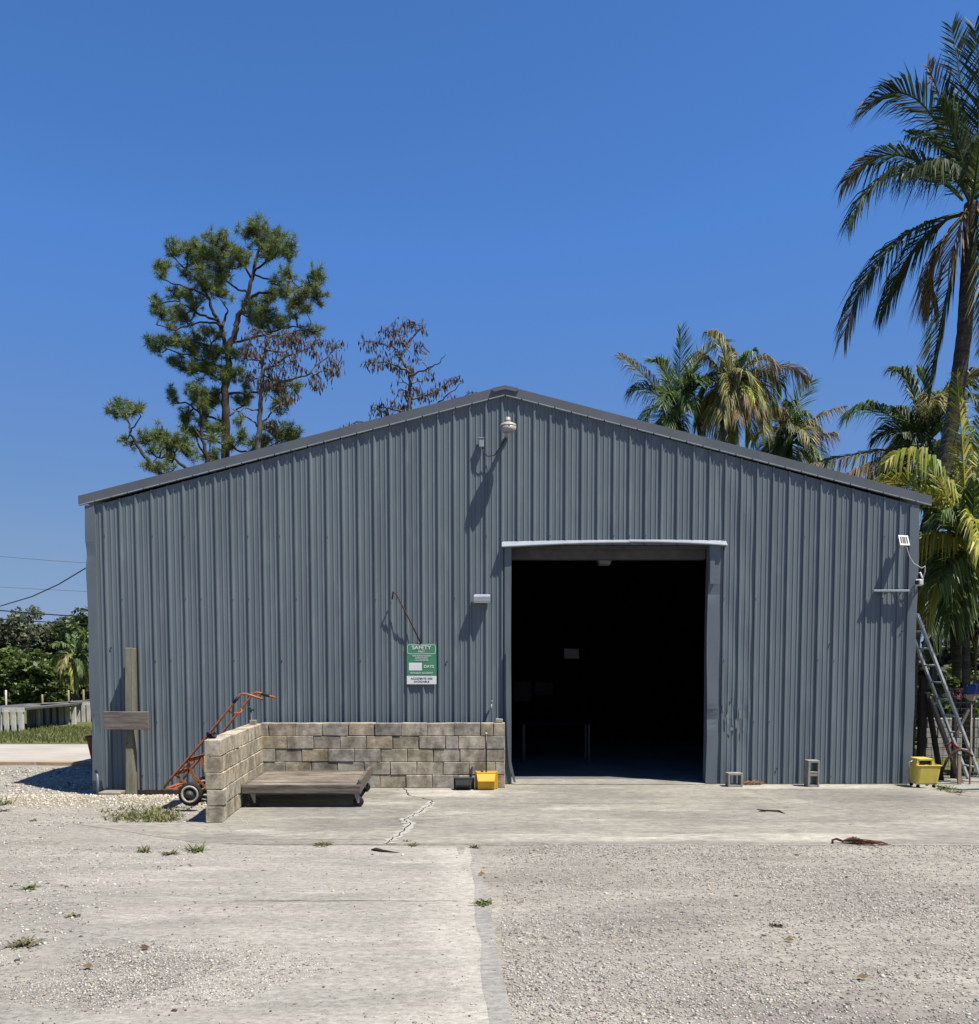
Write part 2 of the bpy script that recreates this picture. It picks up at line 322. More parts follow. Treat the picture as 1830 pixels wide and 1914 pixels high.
setting(attr_sheet('driveway_edge', list(EV), list(np.arange(2.0, 9.18, .12)), lambda u, y: (seam(y) + u * (1 + .25 * math.sin(y * 2.3 + u * 3)), y, -.0014), lambda u, y: EV[u], drive_edge))
def patch(name, x0, x1, y0, y1, z, mat, k=.75):
    f = lambda t: min(1, 4.5 * t * (1 - t)) if 0 < t < 1 else 0
    n = 24; return attr_sheet(name, [i / n for i in range(n + 1)], [i / n for i in range(n + 1)], lambda u, v: (x0 + (x1 - x0) * u, y0 + (y1 - y0) * v, z), lambda u, v: k * f(u) * f(v) * (1 + .25 * wob(u * 5, v * 4)), mat, apron)
sheet('driveway_band', [(-.335, 9.17), (-.255, 9.17), (-.16, 7.8), (-.06, 6.3), (.03, 5.1), (.19, 3), (.02, 3), (-.10, 5.1), (-.185, 6.5), (-.26, 8.0)], -0.1, -0.0004, drive_band, 0.04)
sheet('sand_road', [(-40, 17.6), (-6.5, 17.3), (-6.5, 21.3), (-40, 21.8)], -0.2, -0.012, sand, 0.2)
sheet('dirt_edge', [(-40, 17.2), (-6.5, 17.25), (-6.5, 17.5), (-40, 17.85)], -0.2, -0.008, orange_dirt, 0.1)
lawn = sheet('lawn', [(-500, 23), (-60, 21.6), (-6.6, 21.2), (-6.6, 900), (-500, 900)], -0.2, -0.006, turf, 0.0)
lawn2 = sheet('lawn', [(7.0, 15.4), (500, 15.4), (500, 900), (7.0, 900)], -0.2, 0.0, turf, 0.0)
# cracks and joints of the apron: pieces of the apron itself
def ribbon(pts, wd, z, jit=.0):
    mm = MB(); P = []
    for i, p in enumerate(pts):
        a, b = Vector(pts[max(0, i - 1)]), Vector(pts[min(len(pts) - 1, i + 1)]); t = (b - a).normalized(); n_ = Vector((-t.y, t.x, 0))
        ww = wd * (0.4 + rnd.random() * .9); P += [Vector((p[0], p[1], z)) + n_ * ww / 2, Vector((p[0], p[1], z)) - n_ * ww / 2]
    mm.add(P, [(2 * i, 2 * i + 1, 2 * i + 3, 2 * i + 2) for i in range(len(pts) - 1)]); mm.open = True; return mm
def subdiv(pts, n, j):
    o = []
    for a, b in zip(pts[:-1], pts[1:]):
        for k in range(n):
            t = k / n; o.append((a[0] + (b[0] - a[0]) * t + (rnd.random() - .5) * j, a[1] + (b[1] - a[1]) * t + (rnd.random() - .5) * j))
    o.append(pts[-1]); return o
ck = [tuple(gnd(*p)[:2]) for p in ((757, 1474), (765, 1487), (808, 1497), (803, 1505), (790, 1515), (770, 1527), (757, 1532), (767, 1540), (752, 1556), (732, 1570), (722, 1577))]
crack_m = M('crack', (0.05, 0.045, 0.04), rough=1)
pale_m = M('lime_bloom', (0.54, 0.52, 0.46), (0.42, 0.40, 0.36), 12, rough=0.95)
ribbon(subdiv(ck[2:], 6, .05), .13, .004).build('lime_bloom', pale_m, apron)
ribbon(subdiv(ck, 7, .05), .013, .008).build('crack', crack_m, apron)
ribbon(subdiv([(-2.9, 9.24), (-.35, 9.225), (.9, 9.235)], 50, .014), .011, .006).build('joint', crack_m, apron)
ribbon(subdiv([(-2.1, 7.0), (-.35, 7.0)], 14, .02), .008, .002).build('joint', crack_m, drv)

patch('dust_patch', 3.0, 6.25, 13.35, 13.99, .0022, conc_pale, .8)
patch('stain', 3.7, 6.5, 11.7, 13.5, .0014, conc_dark, .62)
patch('stain', -3.0, -.4, 9.5, 12.2, .0016, conc_dark, .5)
patch('stain', .1, 2.6, 12.0, 13.5, .0018, conc_dark, .42)
patch('dust_patch', -1.8, .2, 12.4, 13.5, .0024, conc_pale, .7)
patch('dust_patch', -1.2, 5.5, 9.3, 9.95, .0020, conc_pale, .6)
# pebbles: uncountable
OCT = np.array([(1, 0, 0), (0, 1, 0), (-1, 0, 0), (0, -1, 0), (0, 0, 1), (0, 0, -.6)], float)
OF = np.array([(0, 1, 4), (1, 2, 4), (2, 3, 4), (3, 0, 4), (1, 0, 5), (2, 1, 5), (3, 2, 5), (0, 3, 5)])
def pebbles(name, P, smin, smax, pal, label):
    n = len(P); s = smin + (smax - smin) * rng.random(n) ** 2.2
    th = rng.random(n) * 6.283; sx = s * (.7 + .6 * rng.random(n)); sy = s * (.6 + .5 * rng.random(n)); sz = s * (.35 + .4 * rng.random(n))
    O = OCT[None] * np.stack([sx, sy, sz], 1)[:, None] * (0.75 + .5 * rng.random((n, 6, 1)))
    c, s_ = np.cos(th)[:, None], np.sin(th)[:, None]
    V = np.stack([O[:, :, 0] * c - O[:, :, 1] * s_, O[:, :, 0] * s_ + O[:, :, 1] * c, O[:, :, 2]], 2) + P[:, None]
    fs = (OF[None] + (np.arange(n) * 6)[:, None, None]).reshape(-1, 3)
    pal = np.array(pal); k = rng.integers(0, len(pal), n); C = pal[k] * (.75 + .5 * rng.random((n, 1)))
    me = bpy.data.meshes.new(name); me.vertices.add(n * 6); me.vertices.foreach_set('co', V.astype(np.float32).ravel())
    me.loops.add(len(fs) * 3); me.loops.foreach_set('vertex_index', fs.astype(np.int32).ravel())
    me.polygons.add(len(fs)); me.polygons.foreach_set('loop_start', np.arange(0, len(fs) * 3, 3, dtype=np.int32))
    me.update(calc_edges=True)
    a = me.attributes.new('tint', 'FLOAT_COLOR', 'FACE'); a.data.foreach_set('color', np.c_[np.repeat(C, 8, 0), np.ones(n * 8)].astype(np.float32).ravel())
    me.materials.append(pebble_m); o = bpy.data.objects.new(name, me); col.objects.link(o)
    o['kind'] = 'stuff'; tag(o, label, 'gravel'); return o
def scatter(n, x0, x1, y0, y1, keep=None, z=None):
    P = []
    while len(P) < n:
        y = y0 + (y1 - y0) * rnd.random() ** 1.25; x = x0 + (x1 - x0) * rnd.random()
        if abs(x) > y * .62 + .4: continue
        if keep and not keep(x, y): continue
        P.append((x, y, (gz(x, y) if z is None else z) + .001))
    return np.array(P)
GREY = [(.56, .53, .47), (.50, .47, .415), (.62, .585, .52), (.56, .48, .405), (.38, .36, .33), (.60, .55, .465), (.70, .665, .60), (.17, .16, .15), (.53, .42, .345), (.44, .435, .43), (.24, .225, .21)]
CREAM = [(.66, .58, .44), (.60, .52, .38), (.70, .64, .52), (.52, .44, .32), (.58, .54, .46)]
pebbles('gravel', scatter(64000, .0, 7, 3.6, 9.25, lambda x, y: x > -.24 + (9.2 - y) * .065 and rnd.random() < .3 + .7 * sstep(-.4, .5, wob(x * .9, y * 2.2))), .003, .0145, GREY, 'loose grey gravel covering the yard in front of the concrete apron')
pebbles('gravel', scatter(12000, -3.4, -.9, 4.2, 6.6, lambda x, y: wob(x * 1.3, y * 1.9) + 1.0 - ((x + 2.0) / 1.0) ** 2 - ((y - 5.4) / .7) ** 2 > rnd.random()), .003, .012, GREY, 'loose patch of pale gravel lying on the dusty driveway')
pebbles('gravel', scatter(9000, -8.5, -3.0, 5.5, 12.6, lambda x, y: rnd.random() < .55 and not (x > -4.9 and 9.2 < y < 10.6)), .004, .018, GREY, 'loose stones on the ground left of the driveway and block wall')
pebbles('gravel', scatter(5200, -9.0, -3.85, 12.4, 13.95, lambda x, y: rnd.random() < sstep(12.3, 12.8, y)), .010, .034, CREAM, 'cream limestone gravel banked against the left end of the warehouse')
pebbles('gravel', scatter(3000, -11, -6.45, 13.9, 16.8), .010, .04, GREY + CREAM, 'coarse gravel in the shade beside the left wall of the warehouse')
pebbles('gravel', scatter(2600, -4.2, 6.0, 4.0, 13.0, lambda x, y: x < .1 or y > 9.3, z=0.0), .003, .010, GREY + [(.12, .11, .10)] * 4, 'scattered grit on the concrete driveway and apron')
pebbles('gravel', scatter(220, -4.2, 6.0, 4.2, 9.0), .014, .026, [(.10, .085, .07), (.62, .60, .56), (.30, .22, .15), (.13, .12, .11), (.55, .45, .30)], 'larger odd stones and clods scattered over the yard')

# ------------------------------------------------------------------ warehouse
WY = 14.0; XL, XR, XP = -6.35, 6.36, 0.05
def roofz(x):
    return 4.27 + (5.93 - 4.27) * (1 - abs(x - XP) / (XR - XP))
wh = thing('metal_warehouse', 'blue grey ribbed steel warehouse with low gable roof and open doorway', 'building', (0, WY, 0))
DX0, DX1, DZ = 0.10, 3.20, 3.68
PIT = 0.2432
prof = [(0.0, 0.0), (0.040, 0.0), (0.046, .0075), (0.054, .0075), (0.068, 0), (0.112, 0), (0.118, .0075), (0.126, .0075), (0.140, 0), (0.183, 0), (0.192, .028), (0.210, .028), (0.232, 0)]
cols_ = []
x0 = 0.012 - PIT * 27 - 0.210
k = 0
while x0 + k * PIT < XR + .3:
    for a, h in prof:
        x = x0 + k * PIT + a
        if XL + .02 < x < XR - .02: cols_.append((x, h))
    k += 1
cols_ = [(XL + .02, 0)] + cols_ + [(XR - .02, 0)]
def dent(x, z):
    d = 0.0007 * wob(x * 2.0, z * 1.6) + 0.0002 * math.sin(z * 9 + x * 5)
    if 3.3 < x < 3.85:                                   # battered panel beside the doorway
        d += .006 * math.exp(-((z - 1.05) / .22) ** 2) * math.sin(x * 38 + z * 11) + .006 * math.sin(z * 4.3 + x * 9)
    return d
m = MB(); m.open = True
NZ = 44
for (xa, ha), (xb, hb) in zip(cols_[:-1], cols_[1:]):
    xm = (xa + xb) / 2
    zb = DZ if DX0 < xm < DX1 else (-0.1 if xm < -3.5 else 0.008)
    nz = NZ if zb < 1 else 20; P = []
    for i in range(nz + 1):
        for x, h in ((xa, ha), (xb, hb)):
            zt = roofz(x); z = zb + (zt - zb) * i / nz
            P.append((x, WY - h - (dent(x, z) if h < .02 else dent(x, z) * .6), z))
    m.add(P, [(2 * i, 2 * i + 1, 2 * i + 3, 2 * i + 2) for i in range(nz)])
m.build('front_wall', metal, wh)
m = MB()
m.box((XL + .02, 24.2, 2.1), (.04, 20.2, 4.3)); m.build('side_wall', metal, wh)
m = MB(); m.box((XR - .02, 24.2, 2.1), (.04, 20.2, 4.3)); m.build('side_wall', metal, wh)
m = MB(); m.prism([(XL, 34.3, -.1), (XR, 34.3, -.1), (XR, 34.3, 4.27), (XP, 34.3, 5.93), (XL, 34.3, 4.27)], (0, .04, 0)); m.build('back_wall', metal, wh)
def rz(x): return 4.335 + 1.62 * (1 - abs(x - XP) / 6.5)
m = MB(); m.open = True                                   # roof sheets with ribs
for sgn in (-1, 1):
    e = XP + sgn * 6.48
    y = 13.98; P = []
    while y < 34.5:
        for dy, h in ((0, 0), (.19, 0), (.2, .03), (.225, .03), (.235, 0)):
            P += [(e, y + dy, rz(e) + h), (XP, y + dy, rz(XP) + h)]
        y += PIT
    m.add(P, [(2 * i, 2 * i + 1, 2 * i + 3, 2 * i + 2) for i in range(len(P) // 2 - 1)])
roof = m.build('roof', metal, wh)
m = MB()                                                   # roof underside sheets, indoor shade put into their colour
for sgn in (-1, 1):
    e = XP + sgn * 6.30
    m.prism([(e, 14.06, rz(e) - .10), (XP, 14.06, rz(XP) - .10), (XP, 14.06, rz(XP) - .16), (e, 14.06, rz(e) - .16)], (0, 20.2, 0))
m.build('ceiling_shade_sheet', indoor_shade, wh)
m = MB()                                                   # inner wall faces, coloured near black for the shade indoors
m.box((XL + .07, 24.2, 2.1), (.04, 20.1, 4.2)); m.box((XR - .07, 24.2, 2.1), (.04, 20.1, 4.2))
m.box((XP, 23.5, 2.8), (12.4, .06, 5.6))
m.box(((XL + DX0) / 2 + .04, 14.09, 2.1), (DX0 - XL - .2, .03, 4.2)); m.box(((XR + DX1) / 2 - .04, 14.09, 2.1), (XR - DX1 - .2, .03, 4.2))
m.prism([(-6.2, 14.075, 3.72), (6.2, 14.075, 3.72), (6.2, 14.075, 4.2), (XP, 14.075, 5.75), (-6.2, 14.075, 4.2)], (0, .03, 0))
m.build('inner_shade_faces', indoor_shade, wh)
m = MB(); m.box((0, 24.15, -.1), (12.5, 20.2, .212)); m.build('shed_floor', floor_in, wh)
m = MB(); m.box((-4.95, 14.0, -.16), (2.75, .05, .14)); m.build('foundation', dark_wood, wh)
# rake trim with bright drip lip
for sgn in (-1, 1):
    m = MB(); e = XP + sgn * 6.50; base = lambda x: 4.275 + 1.645 * (1 - abs(x - XP) / 6.5)
    segs = 9
    for i in range(segs):
        xa, xb = XP + sgn * .0 + (e - XP) * i / segs, XP + (e - XP) * (i + 1) / segs
        g = .0015 * rnd.random()
        m.prism([(xa, 13.958 - g, base(xa) + .012), (xb, 13.958 - g, base(xb) + .012), (xb, 13.958 - g, base(xb) + .145), (xa, 13.958 - g, base(xa) + .145)], (0, .035, 0))
    m.build('rake_trim', rake_m, wh)
    m = MB(); n = 26
    for i in range(n):
        xa, xb = XP + (e - XP) * (i + .04) / n, XP + (e - XP) * (i + .97) / n
        m.prism([(xa, 13.944, base(xa) - .004), (xb, 13.944, base(xb) - .004), (xb, 13.944, base(xb) + .010), (xa, 13.944, base(xa) + .010)], (0, .05, 0))
    m.build('drip_lip', header_m, wh)
m = MB()
for sgn in (-1, 1):
    a, b = XP, XP + sgn * .20
    m.prism([(a, 13.925, 6.06), (b, 13.925, 6.06 - .045), (b, 13.925, 5.985), (b - sgn * .04, 13.925, 5.965), (a, 13.925, 6.0)], (0, 20.7, 0))
m.build('ridge_cap', rake_m, wh)
for xa, xb, nm in ((XL - .012, XL + .135, 0), (XR - .13, XR + .012, 1)):   # corner trims, slightly dented
    m = MB(); P = []; n = 40
    zb, zt = (-.10, 4.28) if nm == 0 else (.006, 4.28)
    for i in range(n + 1):
        z = zb + (zt - zb) * i / n
        d = .006 * math.sin(z * 3.1 + nm) + (.02 * math.exp(-((z - 3.55) / .13) ** 2) + .016 * math.exp(-((z - .9) / .2) ** 2) if nm == 0 else .012 * math.exp(-((z - .7) / .3) ** 2))
        ed = (d * .9 if nm == 0 else 0)
        P += [(xa + ed, WY + .2, z), (xa + ed, WY - .037 + d, z), (xb - (d if nm else 0), WY - .037 + d * .5, z), (xb, WY - .03, z), (xb, WY + .02, z)]
    m.add(P, [(5 * i + j, 5 * i + j + 1, 5 * i + 6 + j, 5 * i + 5 + j) for i in range(n) for j in range(4)]); m.open = True
    m.build('corner_trim', trim_m, wh)
# door surround
m = MB()
def flash(xa, xb, ta, tb, ba, bb):
    m.add([(xa, 13.985, ta), (xb, 13.985, tb), (xb, 13.875, bb), (xa, 13.875, ba), (xb, 13.875, bb - .012), (xa, 13.875, ba - .012), (xb, 13.99, bb - .012), (xa, 13.99, ba - .012)],
          [(0, 1, 2, 3), (3, 2, 4, 5), (5, 4, 6, 7), (0, 3, 5, 7), (1, 6, 4, 2)])
xs_ = [0.0, .5, 1.0, 1.5, 1.945]
for i in range(4):
    t0, t1 = i / 4, (i + 1) / 4; q = lambda t: .035 * math.sin(t * 1.57)
    flash(xs_[i], xs_[i + 1], 3.735 + q(t0) * .8, 3.735 + q(t1) * .8, 3.652 + q(t0) * 1.9, 3.652 + q(t1) * 1.9)
xs_ = [1.935, 2.4, 2.8, 3.15, 3.43]
for i in range(4):
    t0, t1 = i / 4, (i + 1) / 4; q = lambda t: .032 * math.cos(t * 1.57)
    flash(xs_[i], xs_[i + 1], 3.748 + q(t0) * .6, 3.748 + q(t1) * .6, 3.672 + q(t0) * 1.7, 3.672 + q(t1) * 1.7)
m.build('door_flashing', header_m, wh)
def jamb(xa, xb, yf, dents, nm='door_jamb'):
    m = MB(); P = []; n = 44
    for i in range(n + 1):
        z = .008 + 3.665 * i / n; d = dents(z); e = .012 * math.sin(z * 2.1) * (1 if xb > 2 else .3)
        P += [(xa + e * .4, WY + .16, z), (xa + e, yf + d, z), (xb, yf + d * .4, z), (xb, WY + .01, z)]
    m.add(P, [(4 * i + j, 4 * i + j + 1, 4 * i + 5 + j, 4 * i + 4 + j) for i in range(n) for j in range(3)]); m.open = True
    m.build(nm, trim_m, wh)
jamb(.145, .045, WY - .040, lambda z: .004 * math.sin(z * 5))
jamb(3.165, 3.345, WY - .042, lambda z: .010 * math.sin(z * 2.7 + 1) + .035 * math.exp(-((z - 1.02) / .12) ** 2) + .02 * math.exp(-((z - 2.95) / .1) ** 2))
m = MB(); pts = [at(948 + dx, y, 13.93) for dx, y in ((0, 1215), (0, 1300), (1, 1350), (2, 1385), (5, 1420), (10, 1445), (14, 1462))]
for a, b in zip(pts[:-1], pts[1:]): m.bar(a, b, .02, .035, up=(1, 0, 0))
m.build('bent_trim', trim_m, wh)
m = MB(); m.box((3.22, 13.948, 3.30), (.07, .02, .42)); m.build('patch_plate', trim_m, wh)
m = MB(); m.box((1.655, 14.22, 3.57), (3.0, .16, .17)); m.box((1.655, 14.12, 3.655), (3.05, .10, .05)); m.build('door_hood', hood_m, wh)
m = MB(); m.bar((.2, 14.9, 3.72), (3.1, 14.9, 3.72), .05, .03); m.bar((2.2, 15, 3.60), (2.9, 15.1, 3.78), .04, .04); m.box((2.98, 14.16, 3.68), (.25, .03, .09)); m.build('door_track', header_m, wh)
m = MB(); m.box((1.655, 14.22, .007), (3.0, .62, .012), bev=.004); m.build('threshold', conc, wh)
# splits, screws, worn paint on the panels right of the doorway
for px, py, w_, h_ in ((1352, 1010, 6, 2), (1361, 1345, 5, 26), (1352, 1322, 3, 18), (1383, 1332, 4, 20), (1376, 1352, 4, 16), (1390, 1360, 3, 14), (1368, 1362, 5, 8)):
    c = at(px, py, 13.966); n = 9
    P = [c + Vector((math.cos(2 * math.pi * i / n) * w_ / 240 * (.5 + rnd.random()), 0, math.sin(2 * math.pi * i / n) * h_ / 240 * (.5 + rnd.random()))) for i in range(n)]
    m = MB(); m.prism(P, (0, .004, 0)); m.build('worn_patch', chalk_m, wh)
for i in range(70):
    x = x0 + PIT * rnd.randrange(2, 52) + .21; z = rnd.choice((.12, .95, 1.9, 2.85, 3.8)) + rnd.random() * .03
    if x < XL + .2 or x > XR - .2 or (DX0 - .1 < x < DX1 + .1 and z < 3.7): continue
    m = MB(); m.lathe((x, WY - .03, z), (0, -1, 0), [(.008, 0), (.006, .006)], 6); m.build('screw', dark_wood, wh)
for px, py in ((835, 1237), (1452, 1437), (207, 1211), (1686, 1180), (1551, 1204), (1368, 1306)):
    m = MB(); m.lathe(at(px, py, WY - .012), (0, -1, 0), [(.016, 0), (.012, .012)], 6); m.build('screw', dark_wood, wh)

# inside the doorway
t = thing('work_table', 'dark work table standing just inside the open doorway', 'table', at(1040, 1420, 17.5))
ty = 17.2; a, b = at(975, 1352, ty), at(1106, 1352, ty)
m = MB(); m.box(((a.x + b.x) / 2, ty + .35, a.z), (b.x - a.x, .8, .04)); m.build('tabletop', indoor_shade, t)  # tabletop takes the near-black indoor shade colour
for x in (a.x + .05, b.x - .05):
    for y in (ty, ty + .7):
        m = MB(); m.box((x, y, (a.z + .006) / 2), (.04, .04, a.z - .006)); m.build('leg', hood_m, t)
pn = one('notice', sign_white, lambda m: m.prism([at(1055, 1212, 23.4), at(1082, 1213, 23.4), at(1083, 1231, 23.4), at(1055, 1231, 23.4)], (0, .02, 0)), 'pale notice sheet glimpsed on the dark back wall inside the doorway', 'notice')
one('wall_cabinet', hood_m, lambda m: m.box(at(976, 1292, 23.2), (.46, .3, .54), bev=.02), 'taller dark cabinet on the wall inside the doorway', 'cabinet')
one('wall_cabinet', hood_m, lambda m: m.box(at(1016, 1287, 23.2), (.48, .3, .33), bev=.02), 'wider lower dark cabinet on the wall inside the doorway', 'cabinet')
t = thing('ceiling_lamp', 'unlit grey lamp hanging under the lintel inside the doorway', 'lamp', at(1131, 1048, 15.6))
c = at(1131, 1049, 15.6)
m = MB(); m.prism([c + Vector((-.12, 0, .05)), c + Vector((.12, 0, .05)), c + Vector((.09, 0, -.05)), c + Vector((-.09, 0, -.05))], (0, .25, 0)); m.build('lamp_housing', grey_lit, t)
m = MB(); m.bar(c + Vector((-.02, .12, .05)), c + Vector((-.02, .12, .95)), .02, .02); m.bar(c + Vector((-.27, .12, .05)), c + Vector((.12, .12, .05)), .03, .03); m.build('lamp_bracket', hood_m, t)

# ------------------------------------------------------------------ things on the front wall
G = at(950, 795, 13.70)
t = thing('yard_light', 'cream yard light on an arm under the gable peak', 'lamp', G)
m = MB(); m.lathe(G + Vector((0, 0, -.02)), (0, 0, 1), [(.122, 0), (.127, .010), (.119, .018), (.112, .036), (.07, .056), (.045, .064), (.04, .07)], 24); m.build('lamp_housing', cream_m, t)
m = MB(); m.lathe(G + Vector((0, 0, -.095)), (0, 0, 1), [(.098, 0), (.108, .008), (.121, .075)], 24); m.build('lens', lens_m, t)
m = MB(); m.lathe(G + Vector((-.005, 0, .05)), (0, 0, 1), [(.03, 0), (.042, .012), (.042, .03), (.037, .034), (.037, .062), (.03, .066)], 16); m.build('photocell', cream_m, t)
m = MB(); m.bar(G + Vector((-.02, .05, .03)), G + Vector((-.02, .29, -.10)), .05, .045); m.build('bracket_arm', grey_lit, t)
J = at(900, 828, 13.93)
t = thing('junction_box', 'small grey junction box on the wall below left of the yard light', 'junction box', J)
m = MB(); m.box(J, (.075, .08, .13), bev=.006); m.build('box_body', grey_lit, t)
m = MB(); m.box(J + Vector((0, 0, .069)), (.085, .095, .012)); m.build('lid', grey_lit, t)
one('lamp_cable', dkwire_m, lambda m: m.tube([J + Vector((.01, 0, -.06)), J + Vector((.03, -.02, -.14)), J + Vector((.10, -.0, -.20)), J + Vector((.2, -.0, -.18)), J + Vector((.3, -.0, -.04)), G + Vector((-.03, .26, -.12))], .008, 6), 'thin cable looping from the junction box to the yard light', 'cable')
Wl = at(901, 1118, 13.90)
t = thing('wall_light', 'pale grey wall pack light left of the doorway', 'lamp', Wl)
m = MB(); m.box(Wl + Vector((0, .035, .0)), (.25, .07, .12), bev=.012); m.build('back_plate', grey_lit, t)
m = MB(); m.prism([Wl + Vector((-.125, .03, .055)), Wl + Vector((-.125, -.06, .02)), Wl + Vector((-.125, -.06, -.05)), Wl + Vector((-.125, .03, -.05))], (.25, 0, 0)); m.build('lamp_housing', grey_lit, t)
m = MB(); m.box(Wl + Vector((0, -.02, -.066)), (.24, .085, .016), bev=.003); m.build('lens', lens_m, t)
# safety sign
S0, S1 = at(760, 1203, 13.966), at(816, 1279, 13.966)
sw, sh = S1.x - S0.x, S0.z - S1.z; sc = Vector(((S0.x + S1.x) / 2, 13.966, (S0.z + S1.z) / 2))
sg = thing('safety_sign', 'green and white safety notice board above the block wall', 'sign', sc)
m = MB(); m.box(sc, (sw, .008, sh), bev=.002); board = m.build('board', green_sign, sg)
U = lambda u, v, d=0: Vector((S0.x + u * sw, 13.966 - .0055 - d, S0.z - v * sh))
def flat(name, u0, v0, u1, v1, mat, d=0): 
    m = MB(); a = U(u0, v0, d); b = U(u1, v1, d); m.box(((a.x + b.x) / 2, a.y, (a.z + b.z) / 2), (b.x - a.x, .003, a.z - b.z)); return m.build(name, mat, board)
flat('white_panel', .002, .795, .998, .998, sign_white); flat('day_counter', .075, .47, .51, .66, sign_white)
m = MB()
def rr(u0, v0, u1, v1, r, ins):
    a, b = U(u0, v0), U(u1, v1); P = []
    for cx_, cz, s in ((b.x - r, a.z - r, 0), (a.x + r, a.z - r, 1), (a.x + r, b.z + r, 2), (b.x - r, b.z + r, 3)):
        for q in range(5):
            an = (s + q / 4) * math.pi / 2; P.append(Vector((cx_ + (r - ins) * math.cos(an), a.y, cz + (r - ins) * math.sin(an))))
    return P
A, B = rr(.025, .025, .975, .255, .03, 0), rr(.025, .025, .975, .255, .03, .007)
m.add([p + Vector((0, -.001, 0)) for p in A + B], [(i, (i + 1) % 20, 20 + (i + 1) % 20, 20 + i) for i in range(20)]); m.open = True; m.build('border', sign_white, board)
def text(body, u, v, size, mat, sx=1.0, bold=.0):
    c = bpy.data.curves.new('lettering', 'FONT'); c.body = body; c.size = size; c.align_x = 'CENTER'; c.align_y = 'CENTER'; c.extrude = .0006; c.offset = bold
    c.materials.append(mat); tmp = bpy.data.objects.new('lettering', c); col.objects.link(tmp); bpy.context.view_layer.update()
    me = bpy.data.meshes.new_from_object(tmp.evaluated_get(bpy.context.evaluated_depsgraph_get())); bpy.data.objects.remove(tmp); bpy.data.curves.remove(c)
    o = bpy.data.objects.new('lettering', me); col.objects.link(o); o.parent = board; o.rotation_euler = (R(90), 0, 0); o.scale = (sx, 1, 1)
    o.location = U(u, v, .003) - sc
text('SAFETY', .5, .10, .080, sign_white, 1.12, .0012); text('FIRST', .5, .20, .042, sign_white, 1.05, .0004)
text("THE RON'S PLANTS", .5, .302, .034, sign_white, 1.0, .0003); text('DEPARTMENT', .5, .355, .032, sign_white, 1.0, .0003); text('HAS WORKED', .5, .408, .032, sign_white, 1.0, .0003)
text('DAYS', .745, .565, .060, sign_white, 1.05, .0010); text('WITHOUT ACCIDENT', .5, .725, .036, sign_white, .98, .0004)
text('ACCIDENTS ARE', .5, .862, .041, black_sign, 1.1, .0004); text('AVOIDABLE', .5, .936, .041, black_sign, 1.1, .0004)
one('iron_rod', rust, lambda m: m.tube([at(733, 1120, 13.95), at(735, 1106, 13.86), at(740, 1110, 13.86), at(762, 1152, 13.90), at(787, 1203, 13.962)], .011, 7), 'thin rusty bent rod sticking out behind the top of the safety sign', 'rod')
t = thing('hose_tap', 'small dull metal hose tap on the wall left of the doorway', 'tap', at(918, 1318, 13.92))
c = at(919, 1316, 13.9)
m = MB(); m.tube([c + Vector((0, .07, 0)), c, c + Vector((-.005, -.03, -.03)), c + Vector((-.005, -.035, -.09))], .014, 8); m.build('spout', steel, t)
m = MB(); m.lathe(c + Vector((0, -.01, .02)), (0, 0, 1), [(.006, 0), (.006, .02), (.026, .022), (.026, .03)], 10); m.build('handle', steel, t)
# solar panel, cable, camera, shelf on the right
pc = [at(1679, 1000, 13.90), at(1697, 1001, 13.90), at(1701, 1019, 13.74), at(1683, 1018.5, 13.74)]
t = thing('solar_charger', 'small white framed solar panel tilted on the wall near the right corner', 'solar panel', pc[3])
nrm = (pc[1] - pc[0]).cross(pc[3] - pc[0]).normalized()
if nrm.z > 0: nrm = -nrm
m = MB(); m.prism(pc, nrm * .015); m.build('frame', white_pl, t)
m = MB()
L2 = lambda u, v: pc[0] * (1 - u) * (1 - v) + pc[1] * u * (1 - v) + pc[2] * u * v + pc[3] * (1 - u) * v
for u0, u1 in ((.12, .26), (.34, .47), (.51, .64), (.72, .86)): m.prism([L2(u0, .15) - nrm * .003, L2(u1, .15) - nrm * .003, L2(u1, .85) - nrm * .003, L2(u0, .85) - nrm * .003], nrm * .004)
m.build('solar_cell', cell_m, t)
m = MB(); q = L2(.5, .5) + nrm * .015; m.bar(q, Vector((q.x, 13.97, q.z - .05)), .03, .03); m.build('bracket', white_pl, t)
cc = at(1718, 1089, 13.85)
one('solar_cable', white_pl, lambda m: m.tube([at(1694, 1020, 13.80), at(1700, 1040, 13.86), at(1708, 1053, 13.86), at(1723, 1062, 13.86), at(1729, 1058, 13.88), at(1729, 1068, 13.88), at(1725, 1082, 13.9)], .007, 6), 'thin white cable hanging from the solar panel to the camera', 'cable')
t = thing('security_camera', 'white security camera on a bracket off the right corner of the warehouse', 'camera', cc)
m = MB(); m.box(cc, (.10, .13, .10), Matrix.Rotation(R(-38), 3, 'Z'), bev=.02); m.build('camera_body', white_pl, t)
m = MB(); m.box(cc + Matrix.Rotation(R(-38), 3, 'Z') @ Vector((-.015, -.067, 0)), (.055, .006, .065), Matrix.Rotation(R(-38), 3, 'Z'), bev=.002); m.build('lens', black_pl, t)
m = MB(); m.tube([cc + Vector((.04, .05, -.02)), cc + Vector((.07, .08, -.01)), cc + Vector((.09, .08, .06)), cc + Vector((.06, .10, .16)), Vector((XR + .0, 14.02, cc.z + .14))], .015, 8); m.build('bracket', white_pl, t)
sl0, sl1 = at(1633, 1104, 13.87), at(1701, 1103, 13.87)
t = thing('wall_shelf', 'narrow pale metal shelf bar on the wall near the right corner', 'shelf', sl0)
